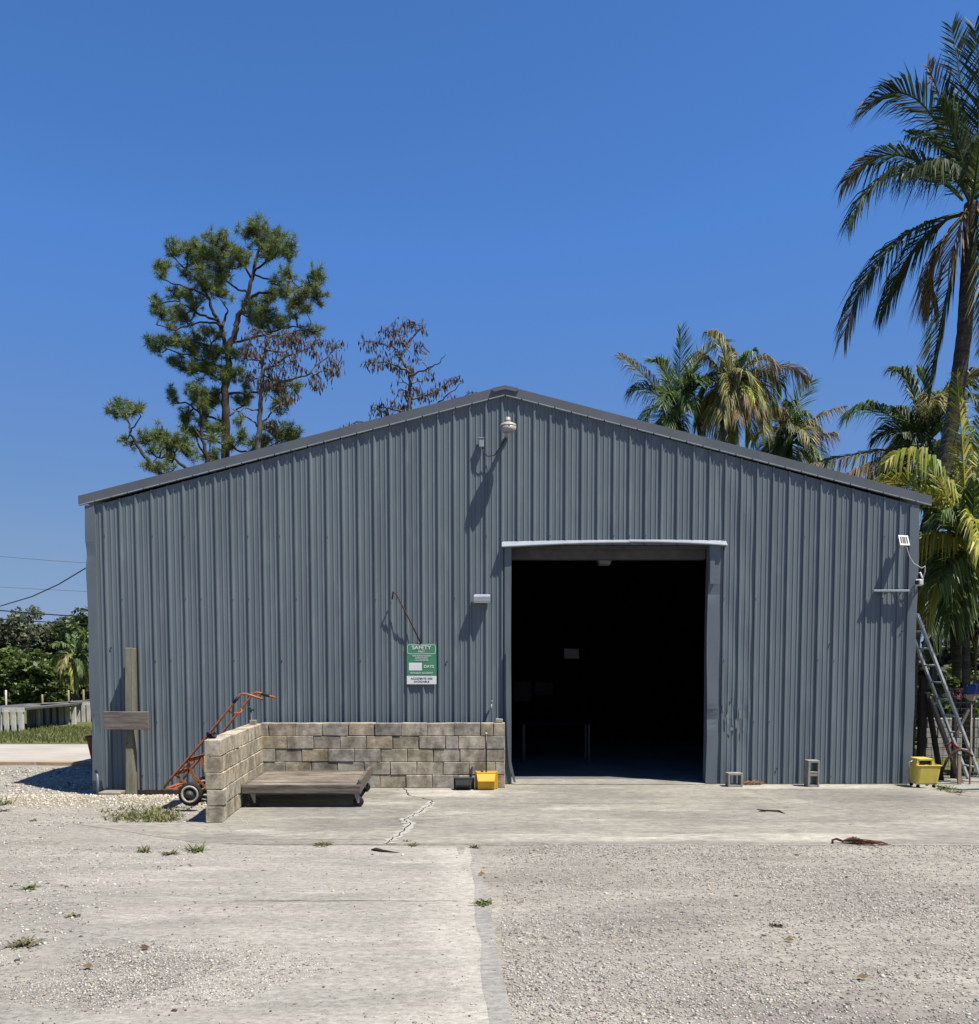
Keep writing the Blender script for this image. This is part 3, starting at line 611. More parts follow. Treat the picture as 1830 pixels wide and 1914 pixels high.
m = MB(); m.box(((sl0.x + sl1.x) / 2, 13.905, sl0.z), (sl1.x - sl0.x, .075, .03), bev=.004); m.build('shelf_board', grey_lit, t)
m = MB(); m.box((sl1.x + .06, 13.905, sl1.z + .004), (.13, .05, .012)); m.build('end_bracket', trim_m, t)
for u in (.25, .8):
    m = MB(); m.bar((sl0.x + (sl1.x - sl0.x) * u, 13.93, sl0.z - .01), (sl0.x + (sl1.x - sl0.x) * u, 13.985, sl0.z - .05), .02, .01, up=(1, 0, 0)); m.build('bracket', trim_m, t)

# ------------------------------------------------------------------ left end: sign post cross, stone, pipe, pot
b0, t0 = at(244, 1488, 13.72), at(239, 1211, 13.72)
t = thing('timber_cross', 'weathered timber post with a short cross plank at the left end', 'post', (b0.x, 13.72, -.12))
m = MB(); m.bar((b0.x, 13.75, b0.z - .15), (t0.x, 13.82, t0.z), .12, .155, up=(0, 1, 0), bev=.008); m.build('post', wood_post, t)
a, b = at(194, 1347, 13.62), at(277, 1347, 13.62)
m = MB(); m.box(((a.x + b.x) / 2, 13.64, a.z), (b.x - a.x, .05, .275), Matrix.Rotation(R(.4), 3, 'Y'), bev=.006); m.build('cross_plank', wood_bar, t)
one('paving_slab', slabst, lambda m: (m.box(at(210, 1482, 13.6), (.33, .25, .055), bev=.012), m.box(at(211, 1489, 13.6) + Vector((0, 0, -.005)), (.32, .24, .05), bev=.014)), 'two flat pale stones stacked at the foot of the timber cross', 'stone')
t = thing('pipe_stub', 'short bent grey pipe standing at the left corner of the warehouse', 'pipe', at(184, 1488, 13.8))
m = MB(); m.tube([at(182, 1492, 13.75), at(183, 1465, 13.75), at(182, 1450, 13.8), at(179, 1441, 13.86)], .021, 10); m.build('pipe', trim_m, t)
pp = Vector((-7.66, 17.2, 0))
t = thing('plant_pot', 'red brown pot half hidden behind the left corner of the warehouse', 'plant pot', pp)
m = MB(); m.lathe(pp, (0, 0, 1), [(.16, -.02), (.24, .42), (.27, .43), (.27, .5), (.23, .5), (.21, .44)], 20); m.build('pot', terra, t)

# ------------------------------------------------------------------ block wall
bw = thing('block_wall', 'low dry stacked wall of weathered concrete blocks left of the doorway', 'wall', (-1.7, 13.6, 0))
TINTS = [(.50, .46, .37), (.44, .42, .37), (.35, .34, .32), (.54, .47, .35), (.48, .41, .30), (.38, .34, .27), (.58, .54, .47), (.30, .30, .30), (.50, .47, .41), (.40, .40, .385)]
CH = .1955
def course(m, p0, d, length, z, off, th=.192, gaps=.006, wide_tint=None):
    n_ = Vector((-d.y, d.x, 0)); ang = math.atan2(d.y, d.x); s = 0.0; first = True
    while s < length - .02:
        L_ = off if (first and off) else (.397 if rnd.random() > .12 else .195)
        L_ = min(L_, length - s); first = False
        if length - s - L_ < .09: L_ = length - s
        tn = rnd.choice(TINTS); f = .85 + .3 * rnd.random(); tn = tuple(c * f * .6 + q * .4 for c, q in zip(tn, (.47, .45, .405)))
        if wide_tint: tn = tuple((a + b) / 2 for a, b in zip(tn, wide_tint))
        c = Vector(p0) + d * (s + L_ / 2) + n_ * ((rnd.random() - .5) * .018); c.z = z + CH / 2
        m.box(c, (L_ - .004 - rnd.random() * gaps, th, CH - .004 - rnd.random() * .005), Matrix.Rotation(ang + (rnd.random() - .5) * .018, 3, 'Z') @ Matrix.Rotation((rnd.random() - .5) * .012, 3, 'Y'), tn, bev=.006, jit=.0035)
        s += L_
m = MB()
for r_ in range(5): course(m, (-3.63, 13.65, 0), Vector((1, 0, 0)), 3.68, .003 + r_ * CH, (.2, .36, .22, .40, .13)[r_])
m.build('back_run', block_m, bw)
m = MB(); wd_ = Vector((-.31, 3.03, 0)).normalized()
for r_ in range(5):
    o_ = (.0, .03, .0, -.035, -.05)[r_]
    course(m, Vector((-3.375 + o_ * .3, 10.52, 0)), wd_, 3.06, .001 + r_ * CH, (.39, .2, .39, .2, .39)[r_], wide_tint=(.60, .56, .46))
m.build('wing_run', block_m, bw)
m = MB(); m.box((-1.7, 13.66, .49), (3.3, .12, .9)); m.box((-3.54, 12.0, .49), (.10, 2.7, .9), Matrix.Rotation(.102, 3, 'Z')); m.build('core', dark_wood, bw)
c = at(933, 1344, 13.66)
one('block_offcut', cinder_m, lambda m: m.box((c.x, 13.66, 5 * CH + .035), (.11, .10, .055), Matrix.Rotation(.1, 3, 'Y'), bev=.006), 'small pale concrete offcut lying on the doorway end of the block wall', 'offcut')
one('block_offcut', slabst, lambda m: m.box((-3.66, 13.28, 5 * CH + .035), (.09, .09, .06), bev=.006), 'small white chunk on top of the block wall where it turns', 'offcut')
t = thing('sprinkler_riser', 'dark green sprinkler on a thin riser behind the block wall corner', 'sprinkler', (-3.78, 13.72, -.1))
a = at(469, 1352, 13.8); b = at(469, 1325, 13.8)
m = MB(); m.tube([(a.x, 13.8, -.15), b], .012, 8); m.build('riser', black_pl, t)
m = MB(); m.bar(b + Vector((-.05, 0, .0)), b + Vector((.05, 0, -.02)), .035, .03); m.lathe(b + Vector((-.02, 0, .005)), (0, 0, 1), [(.02, 0), (.024, .02), (.016, .03)], 10); m.build('sprinkler_head', tap_m, t)

# leaves helper
def leaves(m, C, rad, n, size, pal, long_=1.6, flat_=.0):
    for _ in range(n):
        v = Vector((rnd.gauss(0, 1), rnd.gauss(0, 1), rnd.gauss(0, 1))); v = v.normalized() * (rnd.random() ** .45)
        p = Vector(C) + Vector((v.x * rad[0], v.y * rad[1], v.z * rad[2]))
        d = Vector((rnd.gauss(0, 1), rnd.gauss(0, 1), rnd.gauss(0, .7))).normalized(); e = d.cross(Vector((rnd.gauss(0, 1), rnd.gauss(0, 1), rnd.gauss(0, 1)))).normalized()
        s_ = size * (.6 + .8 * rnd.random()); c = rnd.choice(pal); f = .7 + .6 * rnd.random()
        m.add([p - d * s_ * long_ / 2, p + e * s_ / 2, p + d * s_ * long_ / 2, p - e * s_ / 2], [(0, 1, 2, 3)], tuple(x * f for x in c))
m = MB(); leaves(m, (-3.47, 10.75, 5 * CH + .035), (.065, .07, .045), 60, .04, [(.07, .03, .08), (.10, .05, .11), (.05, .06, .03)]); m.open = True
tag(m.build('purple_plant', leaf_m), 'small dark purple plant on the near end of the block wall', 'plant')

# ------------------------------------------------------------------ platform cart
ct = thing('platform_cart', 'low weathered wooden platform cart on casters inside the block wall corner', 'cart', (-2.65, 12.4, 0))
fl, fr, bl, br = Vector((-3.36, 11.66, .30)), Vector((-1.86, 11.66, .30)), Vector((-3.47, 13.12, .30)), Vector((-1.95, 13.2, .30))
m = MB(); npl = 8
for i in range(npl):
    q = lambda u, v: (fl * (1 - u) + fr * u) * (1 - v) + (bl * (1 - u) + br * u) * v
    v0, v1 = i / npl + .004, (i + 1) / npl - .004; dz = (rnd.random() - .5) * .008
    P = [q(.02, v0), q(.98, v0), q(.98, v1), q(.02, v1)]; m.prism([p + Vector((0, 0, dz - .03)) for p in P], (0, 0, .03))
m.build('deck', wood_cart, ct)
m = MB()
m.bar(fl + Vector((-.01, -.02, -.055)), fr + Vector((.03, -.02, -.055)), .045, .115, bev=.006)
m.bar(bl + Vector((-.01, .03, -.055)), br + Vector((.01, .03, -.055)), .045, .115)
m.bar(fl + Vector((0, 0.005, -.055)), bl + Vector((0, 0, -.055)), .045, .115)
m.bar(fr + Vector((.01, 0.005, -.02)), br + Vector((.01, 0, -.02)), .045, .165, bev=.005)
m.build('frame', wood_cart_d, ct)
for p, dx in ((fl, .12), (fr, -.03), (bl, .12), (br, -.06)):
    c = Vector((p.x + dx, p.y + (.05 if p.y < 12 else -.07), 0)); 
    m = MB(); m.box((c.x, c.y, .185), (.10, .10, .012)); 
    for s in (-1, 1): m.prism([(c.x - .035, c.y + s * .025, .18), (c.x + .035, c.y + s * .025, .18), (c.x + .035, c.y + s * .025, .06), (c.x + .012, c.y + s * .025, .055)], (0, .005 * s, 0))
    f = m.build('caster', steel, ct)
    m = MB(); m.lathe((c.x + .02, c.y - .018, .07), (0, 1, 0), [(.055, 0), (.068, .006), (.068, .03), (.055, .036)], 20); m.build('wheel', black_rub, f)

# ------------------------------------------------------------------ hand truck
YN, YF = 12.25, 12.80
z4 = lambda x, y, Y: at(280 + x * .14208, 1260 + y * .14208, Y)
wc = at(358, 1483.5, 12.18)
ht = thing('hand_truck', 'orange hand truck leaning behind the near end of the block wall', 'hand truck', (wc.x, 12.4, -.12))
near = [z4(185, 1500, YN), z4(300, 1345, YN), z4(720, 860, YN), z4(1165, 300, YN), z4(1195, 268, YN), z4(1235, 258, YN), z4(1290, 268, YN), z4(1490, 330, YN)]
dxn = Vector((.03, YF - YN, 0))
far = [p + dxn for p in near]
m = MB(); m.tube(near, .0165, 10); m.tube(far, .0165, 10); m.build('rail', orange_m, ht)
mid = lambda k, i, o=0: near[i] * (1 - k) + near[i + 1] * k
for k, i in ((.07, 1), (.42, 1)):
    m = MB(); p = mid(k, i); d = (near[2] - near[1]).normalized(); m.prism([p - d * .045, p + d * .045, p + d * .045 + dxn, p - d * .045 + dxn], d.cross(Vector((0, 1, 0))) * .006); m.build('cross_brace', orange_m, ht)
m = MB(); pk = mid(.68, 2); m.tube([pk, pk + Vector((.05, .06, -.04)), pk + Vector((.07, (YF - YN) / 2, -.05)), pk + Vector((.05, YF - YN - .06, -.04)), pk + dxn], .013, 8); m.build('cross_brace', orange_m, ht)
for f_ in (.33, .66): m = MB(); m.tube([mid(.0, 1) + dxn * f_, mid(.45, 1) + dxn * f_], .010, 8); m.build('slat', orange_m, ht)
m = MB(); d = Vector((.30, 0, -.02)); m.prism([near[0] + Vector((0, -.01, 0)), near[0] + Vector((0, .56, 0)), near[0] + Vector((.17, .56, -.015)), near[0] + Vector((.17, -.01, -.015))], (0, 0, -.008)); m.build('toe_plate', orange_m, ht)
m = MB()
for o_ in (Vector((0, .05, 0)), dxn - Vector((0, .05, 0))):
    m.bar(mid(.42, 1) + o_, wc * 1.0 + Vector((.05, 0, .07)) + Vector((0, YN + o_.y - wc.y, 0)), .035, .01, up=(0, 1, 0))
    m.bar(mid(.04, 1) + o_, wc + Vector((0, YN + o_.y - wc.y, .02)), .03, .01, up=(0, 1, 0))
m.tube([wc + Vector((0, -.03, 0)), wc + Vector((0, .68, 0))], .012, 8); m.build('axle_bracket', orange_m, ht)
for y_ in (-.04, .62):
    c = wc + Vector((0, y_, 0))
    wh_ = bpy.data.objects.new('wheel', None); col.objects.link(wh_); wh_.parent = ht; wh_.location = c - wloc(ht)
    m = MB(); m.lathe(c + Vector((0, -.04, 0)), (0, 1, 0), [(.115, .006), (.13, 0), (.155, .012), (.165, .035), (.165, .05), (.155, .07), (.13, .082), (.105, .076)], 32); m.build('tyre', black_rub, wh_)
    m = MB(); m.lathe(c + Vector((0, -.045, 0)), (0, 1, 0), [(.06, .03), (.088, .012), (.092, .000), (.116, -.006), (.121, .012), (.10, .08)], 28); m.build('rim', rim_m, wh_)
    m = MB(); m.lathe(c + Vector((0, -.047, 0)), (0, 1, 0), [(.022, -.012), (.028, .0), (.04, .012), (.086, .016), (.088, .03)], 24); m.build('hub', hub_m, wh_)
for pts in ((mid(.86, 2), mid(1.0, 2)), (far[5] + (far[7] - far[5]) * .25, far[5] + (far[7] - far[5]) * .68)):
    m = MB(); m.tube(list(pts), .021, 10); m.build('grip', black_rub, ht)

# ------------------------------------------------------------------ dustpans, bucket, cinder blocks
DPY = 13.42
a = at(890, 1475, DPY); b = at(928, 1475, DPY)
dp = thing('dustpan', 'yellow upright dustpan with a tall black handle against the block wall', 'dustpan', ((a.x + b.x) / 2, DPY, 0))
def pan(x0, x1, yb, h, mat, root):
    m = MB(); w_ = x1 - x0; ins = .03
    sec = [(-.12, .004), (-.19, h * .55), (-.09, h * .96), (0, h), (0, .004)]
    A = [Vector((x0 + (ins if i in (1, 0) else .012), yb + y, z)) for i, (y, z) in enumerate(sec)]; B = [Vector((x1 - (ins if i in (1, 0) else .012), yb + y, z)) for i, (y, z) in enumerate(sec)]
    n = len(sec); m.add(A + B, [tuple(range(n)), tuple(range(n, 2 * n))[::-1]] + [(i, (i + 1) % n, n + (i + 1) % n, n + i) for i in range(n)])
    m.build('pan', mat, root)
    m = MB(); m.box(((x0 + x1) / 2, yb + .006, h / 2 + .01), (w_ + .03, .022, h + .012), bev=.009); m.box(((x0 + x1) / 2, yb - .085, h * .985), (w_ - .01, .018, .022), bev=.006); m.build('rim', mat, root)
pan(a.x, b.x, DPY, .255, yellow_m, dp)
hd = at(909, 1373, DPY - .03)
m = MB(); m.tube([((a.x + b.x) / 2, DPY - .05, .25), hd], .012, 8); m.build('handle', black_pl, dp)
m = MB(); m.lathe(hd, (0, 0, 1), [(.014, 0), (.016, .02), (.01, .03)], 10); m.build('end_cap', white_pl, dp)
a2, b2 = at(850, 1475, DPY), at(885, 1475, DPY)
dk = thing('dustpan', 'low black dustpan without handle beside the yellow dustpan', 'dustpan', ((a2.x + b2.x) / 2, DPY, 0))
pan(a2.x, b2.x, DPY, .16, black_pl, dk)

bk = thing('mop_bucket', 'yellow wheeled mop bucket at the right corner of the warehouse', 'bucket', (6.52, 13.72, 0))
bc = at(1727, 1440, 13.65)
def loop(z, x0, x1, y0, y1, r=.04):
    P = []
    for cx_, cy_, s in ((x1 - r, y1 - r, 0), (x0 + r, y1 - r, 1), (x0 + r, y0 + r, 2), (x1 - r, y0 + r, 3)):
        for q in range(4): an = (s + q / 3) * math.pi / 2; P.append(Vector((cx_ + r * math.cos(an), cy_ + r * math.sin(an), z)))
    return P
X0 = bc.x - .16
m = MB(); Ls = [loop(.055, X0 + .0, X0 + .31, 13.52, 13.80), loop(.08, X0 - .01, X0 + .32, 13.51, 13.81), loop(.32, X0 + .0, X0 + .345, 13.48, 13.83), loop(.345, X0 - .01, X0 + .37, 13.47, 13.84), loop(.35, X0 + .02, X0 + .34, 13.50, 13.81), loop(.12, X0 + .03, X0 + .30, 13.53, 13.79)]
n = 16; m.add(sum(Ls, []), [(i * n + k, i * n + (k + 1) % n, (i + 1) * n + (k + 1) % n, (i + 1) * n + k) for i in range(5) for k in range(n)] + [tuple(range(n))[::-1], tuple(5 * n + k for k in range(n))])
m.build('tub', yellow2_m, bk)
m = MB(); m.prism([(X0 - .02, 13.52, .33), (X0 + .02, 13.52, .335), (X0 + .03, 13.52, .42), (X0 - .0, 13.52, .44)], (0, .28, 0)); m.prism([(X0 + .02, 13.51, .42), (X0 + .23, 13.51, .42), (X0 + .23, 13.51, .445), (X0 + .02, 13.51, .445)], (0, .3, 0)); m.prism([(X0 + .21, 13.51, .34), (X0 + .26, 13.51, .34), (X0 + .235, 13.51, .43), (X0 + .21, 13.51, .43)], (0, .3, 0)); m.build('wringer_frame', yellow2_m, bk)
m = MB(); m.box((X0 + .12, 13.66, .385), (.17, .22, .065), bev=.01); m.build('wringer', black_pl, bk)
m = MB(); m.tube([(X0 + .0, 13.66, .40), (X0 - .06, 13.66, .38), (X0 - .07, 13.66, .2), (X0 - .05, 13.66, .08)], .014, 8); m.build('handle', steel, bk)
for x in (X0 + .03, X0 + .27):
    for y in (13.55, 13.77):
        m = MB(); m.lathe((x, y - .012, .028), (0, 1, 0), [(.02, 0), (.027, .004), (.027, .02), (.02, .024)], 14); m.box((x, y, .055), (.03, .03, .02)); m.build('wheel', black_rub, bk)
def cinder(m, x0, x1, y0, y1, z0, z1, cells):
    t_ = .03; d = y1 - y0; cy_ = (y0 + y1) / 2
    m.box((x0 + t_ / 2, cy_, (z0 + z1) / 2), (t_, d, z1 - z0), bev=.004, jit=.001); m.box((x1 - t_ / 2, cy_, (z0 + z1) / 2), (t_, d, z1 - z0), bev=.004, jit=.001)
    hs_ = [z0 + t_ / 2, z1 - t_ / 2] + ([(z0 + z1) / 2 - .02, (z0 + z1) / 2 + .02] if cells == 2 else [])
    for h in hs_: m.box(((x0 + x1) / 2, cy_ + .0015, h), (x1 - x0 - 2 * t_ + .002, d - .003, t_), bev=.002)
a, b = at(1361, 1468, 13.62), at(1389, 1443, 13.62)
one('cinder_block', cinder_m, lambda m: cinder(m, a.x, b.x, 13.62, 13.80, .002, .212, 1), 'small square hollow block with one cell by the right door jamb', 'concrete block', 'hollow blocks along the wall foot')
a, b = at(1510, 1468, 13.62), at(1533, 1416, 13.62)
one('cinder_block', cinder_m, lambda m: cinder(m, a.x, b.x, 13.62, 13.80, .002, .405, 2), 'upright hollow block with two cells against the right wall', 'concrete block', 'hollow blocks along the wall foot')

# ------------------------------------------------------------------ palms
GRN = [(.075, .12, .03), (.10, .15, .035), (.055, .095, .026), (.12, .165, .05)]
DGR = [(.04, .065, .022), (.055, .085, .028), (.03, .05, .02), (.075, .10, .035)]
YEL = [(.30, .31, .045), (.24, .27, .045), (.36, .31, .06), (.17, .22, .04)]
OLV = [(.16, .16, .045), (.21, .19, .06), (.12, .13, .035), (.26, .21, .10)]
BRN = [(.21, .16, .10), (.27, .21, .15), (.15, .11, .07), (.20, .15, .06)]
def frond(m, base, tip, via=None, leaf=.5, n=46, droop=.55, pal=GRN, twist=None, wd=.036, r0=.018, ang=.85, ratag=0.0, tipbrown=0.0):
    base, tip = Vector(base), Vector(tip)
    if via is None: via = (base + tip) / 2 + Vector((0, 0, (tip - base).length * .16))
    c1 = Vector(via) * 2 - (base + tip) / 2
    B = lambda t: base * (1 - t) ** 2 + c1 * 2 * t * (1 - t) + tip * t * t
    tw = rnd.uniform(-.5, .5) if twist is None else twist
    rc = rnd.choice(pal); rc = tuple(x * 1.3 for x in rc)
    m.tube([B(i / 10) for i in range(11)], [r0 * (1 - .085 * i) for i in range(11)], 4, False, rc)
    for i in range(n):
        t = .13 + .87 * (i + rnd.random() * .6) / n
        if t > 1: t = 1
        p = B(t); T = (B(min(1, t + .02)) - B(max(0, t - .02))).normalized()
        S = T.cross(Vector((0, 0, 1)))
        if S.length < .05: S = Vector((0, 1, 0))
        S.normalize(); Nn = S.cross(T)
        S2 = (Matrix.Rotation(tw, 3, T) @ S); N2 = Matrix.Rotation(tw, 3, T) @ Nn
        L0 = leaf * (.45 + .55 * math.sin(min(1, (t * 1.15)) * math.pi * .78 + .35)) * (.85 + .3 * rnd.random())
        if t > .85: L0 *= 1 - (t - .85) * 2.2
        for s in (-1, 1):
            if ratag and rnd.random() < ratag: continue
            a_ = ang * (.75 + .35 * rnd.random()); a_ = a_ * (1 - .45 * t)
            d = (S2 * s * math.sin(a_) + T * math.cos(a_) + N2 * (.18 + .15 * rnd.random())).normalized()
            dr = droop * (.6 + .8 * rnd.random()); L_ = L0
            p1 = p + d * L_ * .45 + Vector((0, 0, -dr * L_ * .12)); p2 = p + d * L_ * (1 - .25 * dr) + Vector((0, 0, -dr * L_ * .75))
            c = rnd.choice(pal); 
            if tipbrown and t > 1 - tipbrown and rnd.random() < .8: c = rnd.choice(BRN)
            f = .75 + .5 * rnd.random(); c = tuple(x * f for x in c)
            W_ = (d.cross(Vector((rnd.gauss(0, .4), rnd.gauss(0, .4), 1)))); W_ = W_.normalized() * wd * .5 if W_.length > .01 else S * wd * .5
            m.add([p - W_ * .5, p + W_ * .5, p1 + W_, p1 - W_, p2], [(0, 1, 2, 3), (3, 2, 4)], c)
def P_(t, Y): return at(t[0], t[1], Y)
def palm(name, label, crown_px, Y, fronds, trunk, tr, group, bark=bark_c, extra=0, **kw):
    gp = at(trunk[-1][0], trunk[-1][1], Y); root = thing(name, label, 'palm tree', (gp.x, Y, 0), group)
    m = MB(); pts = [P_(q, Y) for q in trunk] + [Vector((gp.x, Y, -.05))]
    fine = []
    for a, b in zip(pts[:-1], pts[1:]):
        for k in range(10): fine.append(a.lerp(b, k / 10))
    fine.append(pts[-1]); n = len(fine)
    m.tube(fine, [tr * (.82 + .2 * (i / n) + (.035 if i % 2 else 0)) for i in range(n)], 12); m.build('trunk', bark, root)
    groups = {}
    for fr in fronds:
        tip, via, pal, opt = fr
        key = 'dry_fronds' if pal is BRN else 'crown'
        m = groups.setdefault(key, MB()); m.open = True
        o = dict(kw); o.update(opt); dy = o.pop('dy', rnd.uniform(-1, 1) * o.pop('spread', 1.0)); o.pop('spread', None)
        cb = o.pop('base', crown_px)
        b = P_(cb, Y); tp = P_(tip, Y + dy); v = P_(via, Y + dy * .5) if via else None
        frond(m, b, tp, v, pal=pal, **o)
    cb = P_(crown_px, Y); m = groups.setdefault('crown', MB()); m.open = True; kk = {q: v for q, v in kw.items() if q != 'spread'}
    LF = max((P_(f_[0], Y) - cb).length for f_ in fronds) * .8
    for i in range(extra):
        an = math.pi * 2 * (i + rnd.random() * .5) / extra; el = rnd.choice((-.45, -.1, .3, .8)); d = Vector((math.cos(an) * .55, math.sin(an), math.sin(el) * 1.1)).normalized() * LF * rnd.uniform(.7, 1)
        frond(m, cb, cb + d, cb + d * .5 + Vector((0, 0, .22 * LF)), pal=rnd.choice([f_[2] for f_ in fronds if f_[2] is not BRN]), **kk)
    for k_, m in groups.items(): m.build(k_, dry_m if k_ == 'dry_fronds' else leaf_m, root)
    return root
PG = 'coconut palms around the warehouse'
BACKLIT = [tuple(q * .72 for q in c) for c in DGR]  # tall palm greens darkened: its backlit shade is put into the leaf colour
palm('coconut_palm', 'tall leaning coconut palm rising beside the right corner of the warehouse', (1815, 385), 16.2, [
    ((1612, 205), (1712, 185), BACKLIT, dict(base=(1795, 330), dy=-.5, twist=.5, droop=.5, tipbrown=.15)),
    ((1733, 122), (1775, 235), BACKLIT, dict(dy=.6, twist=.9, droop=.35, tipbrown=.25)),
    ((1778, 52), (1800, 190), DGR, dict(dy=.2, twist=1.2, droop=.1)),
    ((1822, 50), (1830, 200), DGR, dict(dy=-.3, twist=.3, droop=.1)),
    ((1850, 90), (1850, 220), BACKLIT, dict(dy=.6, twist=.5, droop=.2)),
    ((1583, 335), (1680, 290), BACKLIT, dict(base=(1800, 372), dy=.8, twist=.2, droop=.9, tipbrown=.3)),
    ((1588, 415), (1685, 318), BACKLIT, dict(base=(1800, 375), dy=-.6, twist=0, droop=.95)),
    ((1578, 628), (1655, 470), BACKLIT, dict(base=(1800, 398), dy=-.4, twist=-.1, droop=1.0, tipbrown=.2)),
    ((1650, 575), (1718, 452), BACKLIT, dict(base=(1798, 402), dy=.7, twist=.1, droop=1.0)),
    ((1742, 722), (1765, 580), BACKLIT, dict(base=(1795, 440), dy=-.3, twist=1.3, droop=.35, ang=.8)),
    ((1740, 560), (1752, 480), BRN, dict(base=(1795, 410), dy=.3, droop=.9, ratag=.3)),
    ((1700, 250), (1770, 290), BACKLIT, dict(dy=1.2, twist=.4, droop=.8)),
    ((1690, 330), (1765, 320), BACKLIT, dict(dy=-1.4, twist=.3, droop=.9)),
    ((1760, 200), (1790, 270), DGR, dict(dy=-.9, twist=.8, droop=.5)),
    ((1905, 120), (1870, 230), DGR, dict(dy=.2)), ((1980, 240), (1900, 240), DGR, dict(dy=.3)), ((2030, 400), (1920, 310), BACKLIT, dict(dy=-.3)), ((2010, 560), (1920, 400), BACKLIT, dict(dy=.4)),
    ((1930, 640), (1880, 470), BACKLIT, dict(dy=-.5)), ((1845, 640), (1850, 500), BACKLIT, dict(dy=-1.2)), ((1830, 260), (1825, 320), DGR, dict(dy=-1.9, droop=.8)), ((1845, 520), (1838, 420), BRN, dict(dy=-.5, droop=1, ratag=.5, n=40)),
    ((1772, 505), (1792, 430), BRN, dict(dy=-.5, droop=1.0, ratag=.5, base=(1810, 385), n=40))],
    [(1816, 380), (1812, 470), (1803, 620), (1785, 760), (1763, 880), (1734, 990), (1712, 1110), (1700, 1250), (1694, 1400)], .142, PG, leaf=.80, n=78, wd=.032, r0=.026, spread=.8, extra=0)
Z8 = lambda x, y: (1140 + x * .377, 600 + y * .377)
def zf(l): return [(Z8(*a), Z8(*b) if b else None, p, o) for a, b, p, o in l]
palm('coconut_palm', 'green coconut palm with an upright frond above the roof, leftmost of the roof palms', Z8(335, 470), 38, zf([
    ((350, 35), (345, 250), GRN, dict(twist=.8, droop=.1)), ((575, 105), (430, 210), GRN, dict(droop=.3, twist=.6)), ((48, 170), (190, 290), OLV, dict(droop=.9, dy=-1)),
    ((110, 340), (210, 350), GRN, dict(droop=.9)), ((255, 200), (300, 320), GRN, dict(droop=.4)), ((170, 500), (240, 420), GRN, dict(droop=.7)), ((440, 560), (400, 440), GRN, dict(droop=.6)),
    ((500, 300), (420, 330), GRN, dict()), ((300, 560), (310, 480), DGR, dict()), ((430, 180), (390, 280), GRN, dict(droop=.3)), ((260, 420), (290, 360), GRN, dict(dy=-2)), ((380, 420), (360, 350), GRN, dict(dy=-2, droop=.8)), ((330, 600), (330, 500), DGR, dict(dy=-1)), ((470, 470), (410, 400), GRN, dict(dy=1.5))]),
    [Z8(335, 470), Z8(340, 700), Z8(345, 1200)], .16, PG, leaf=1.15, n=64, wd=.042, extra=8, r0=.04, droop=.42, spread=1.6)
palm('coconut_palm', 'drooping yellow brown coconut palm in the middle of the roof palms', Z8(605, 330), 37, zf([
    ((450, 160), (520, 220), OLV, dict(tipbrown=.5)), ((590, 130), (595, 210), OLV, dict()), ((710, 150), (660, 200), GRN, dict()), ((810, 215), (720, 200), OLV, dict(tipbrown=.5)),
    ((975, 285), (840, 225), BRN, dict()), ((450, 420), (510, 300), OLV, dict()), ((540, 580), (540, 400), OLV, dict()), ((700, 590), (680, 420), YEL, dict()), ((820, 430), (730, 290), OLV, dict()),
    ((640, 480), (630, 380), BRN, dict(dy=-2)), ((770, 560), (720, 380), OLV, dict()), ((480, 500), (540, 330), BRN, dict(ratag=.2)), ((560, 480), (570, 370), OLV, dict(dy=-2)), ((700, 440), (660, 330), BRN, dict(dy=-2)), ((660, 250), (640, 270), OLV, dict(dy=-1.6)), ((600, 610), (590, 450), YEL, dict(dy=-1)), ((850, 330), (760, 240), GRN, dict(dy=1))]),
    [Z8(605, 330), Z8(605, 480), Z8(602, 700), Z8(600, 1200)], .17, PG, leaf=1.15, n=64, wd=.046, extra=9, r0=.04, droop=1.0, spread=1.6)
palm('coconut_palm', 'ragged coconut palm with a pale curled frond, rightmost of the roof palms', Z8(890, 610), 39, zf([
    ((1000, 295), (930, 420), GRN, dict(droop=.2, twist=.9)), ((770, 480), (830, 490), OLV, dict(droop=1)), ((1160, 425), (1010, 490), OLV, dict(droop=.9, tipbrown=.7)), ((1110, 560), (990, 580), BRN, dict(droop=1)),
    ((830, 430), (860, 500), BRN, dict()), ((965, 470), (930, 500), GRN, dict()), ((800, 660), (840, 600), OLV, dict()), ((980, 690), (940, 640), YEL, dict()), ((900, 700), (895, 650), DGR, dict()), ((720, 570), (800, 540), YEL, dict()), ((1030, 700), (960, 620), OLV, dict()), ((870, 520), (880, 550), DGR, dict(dy=-2)), ((920, 560), (910, 570), DGR, dict(dy=-2)), ((830, 740), (860, 660), DGR, dict())]),
    [Z8(890, 610), Z8(885, 800), Z8(880, 1150)], .16, PG, leaf=1.15, n=60, wd=.046, extra=8, r0=.04, droop=.8, spread=1.6)
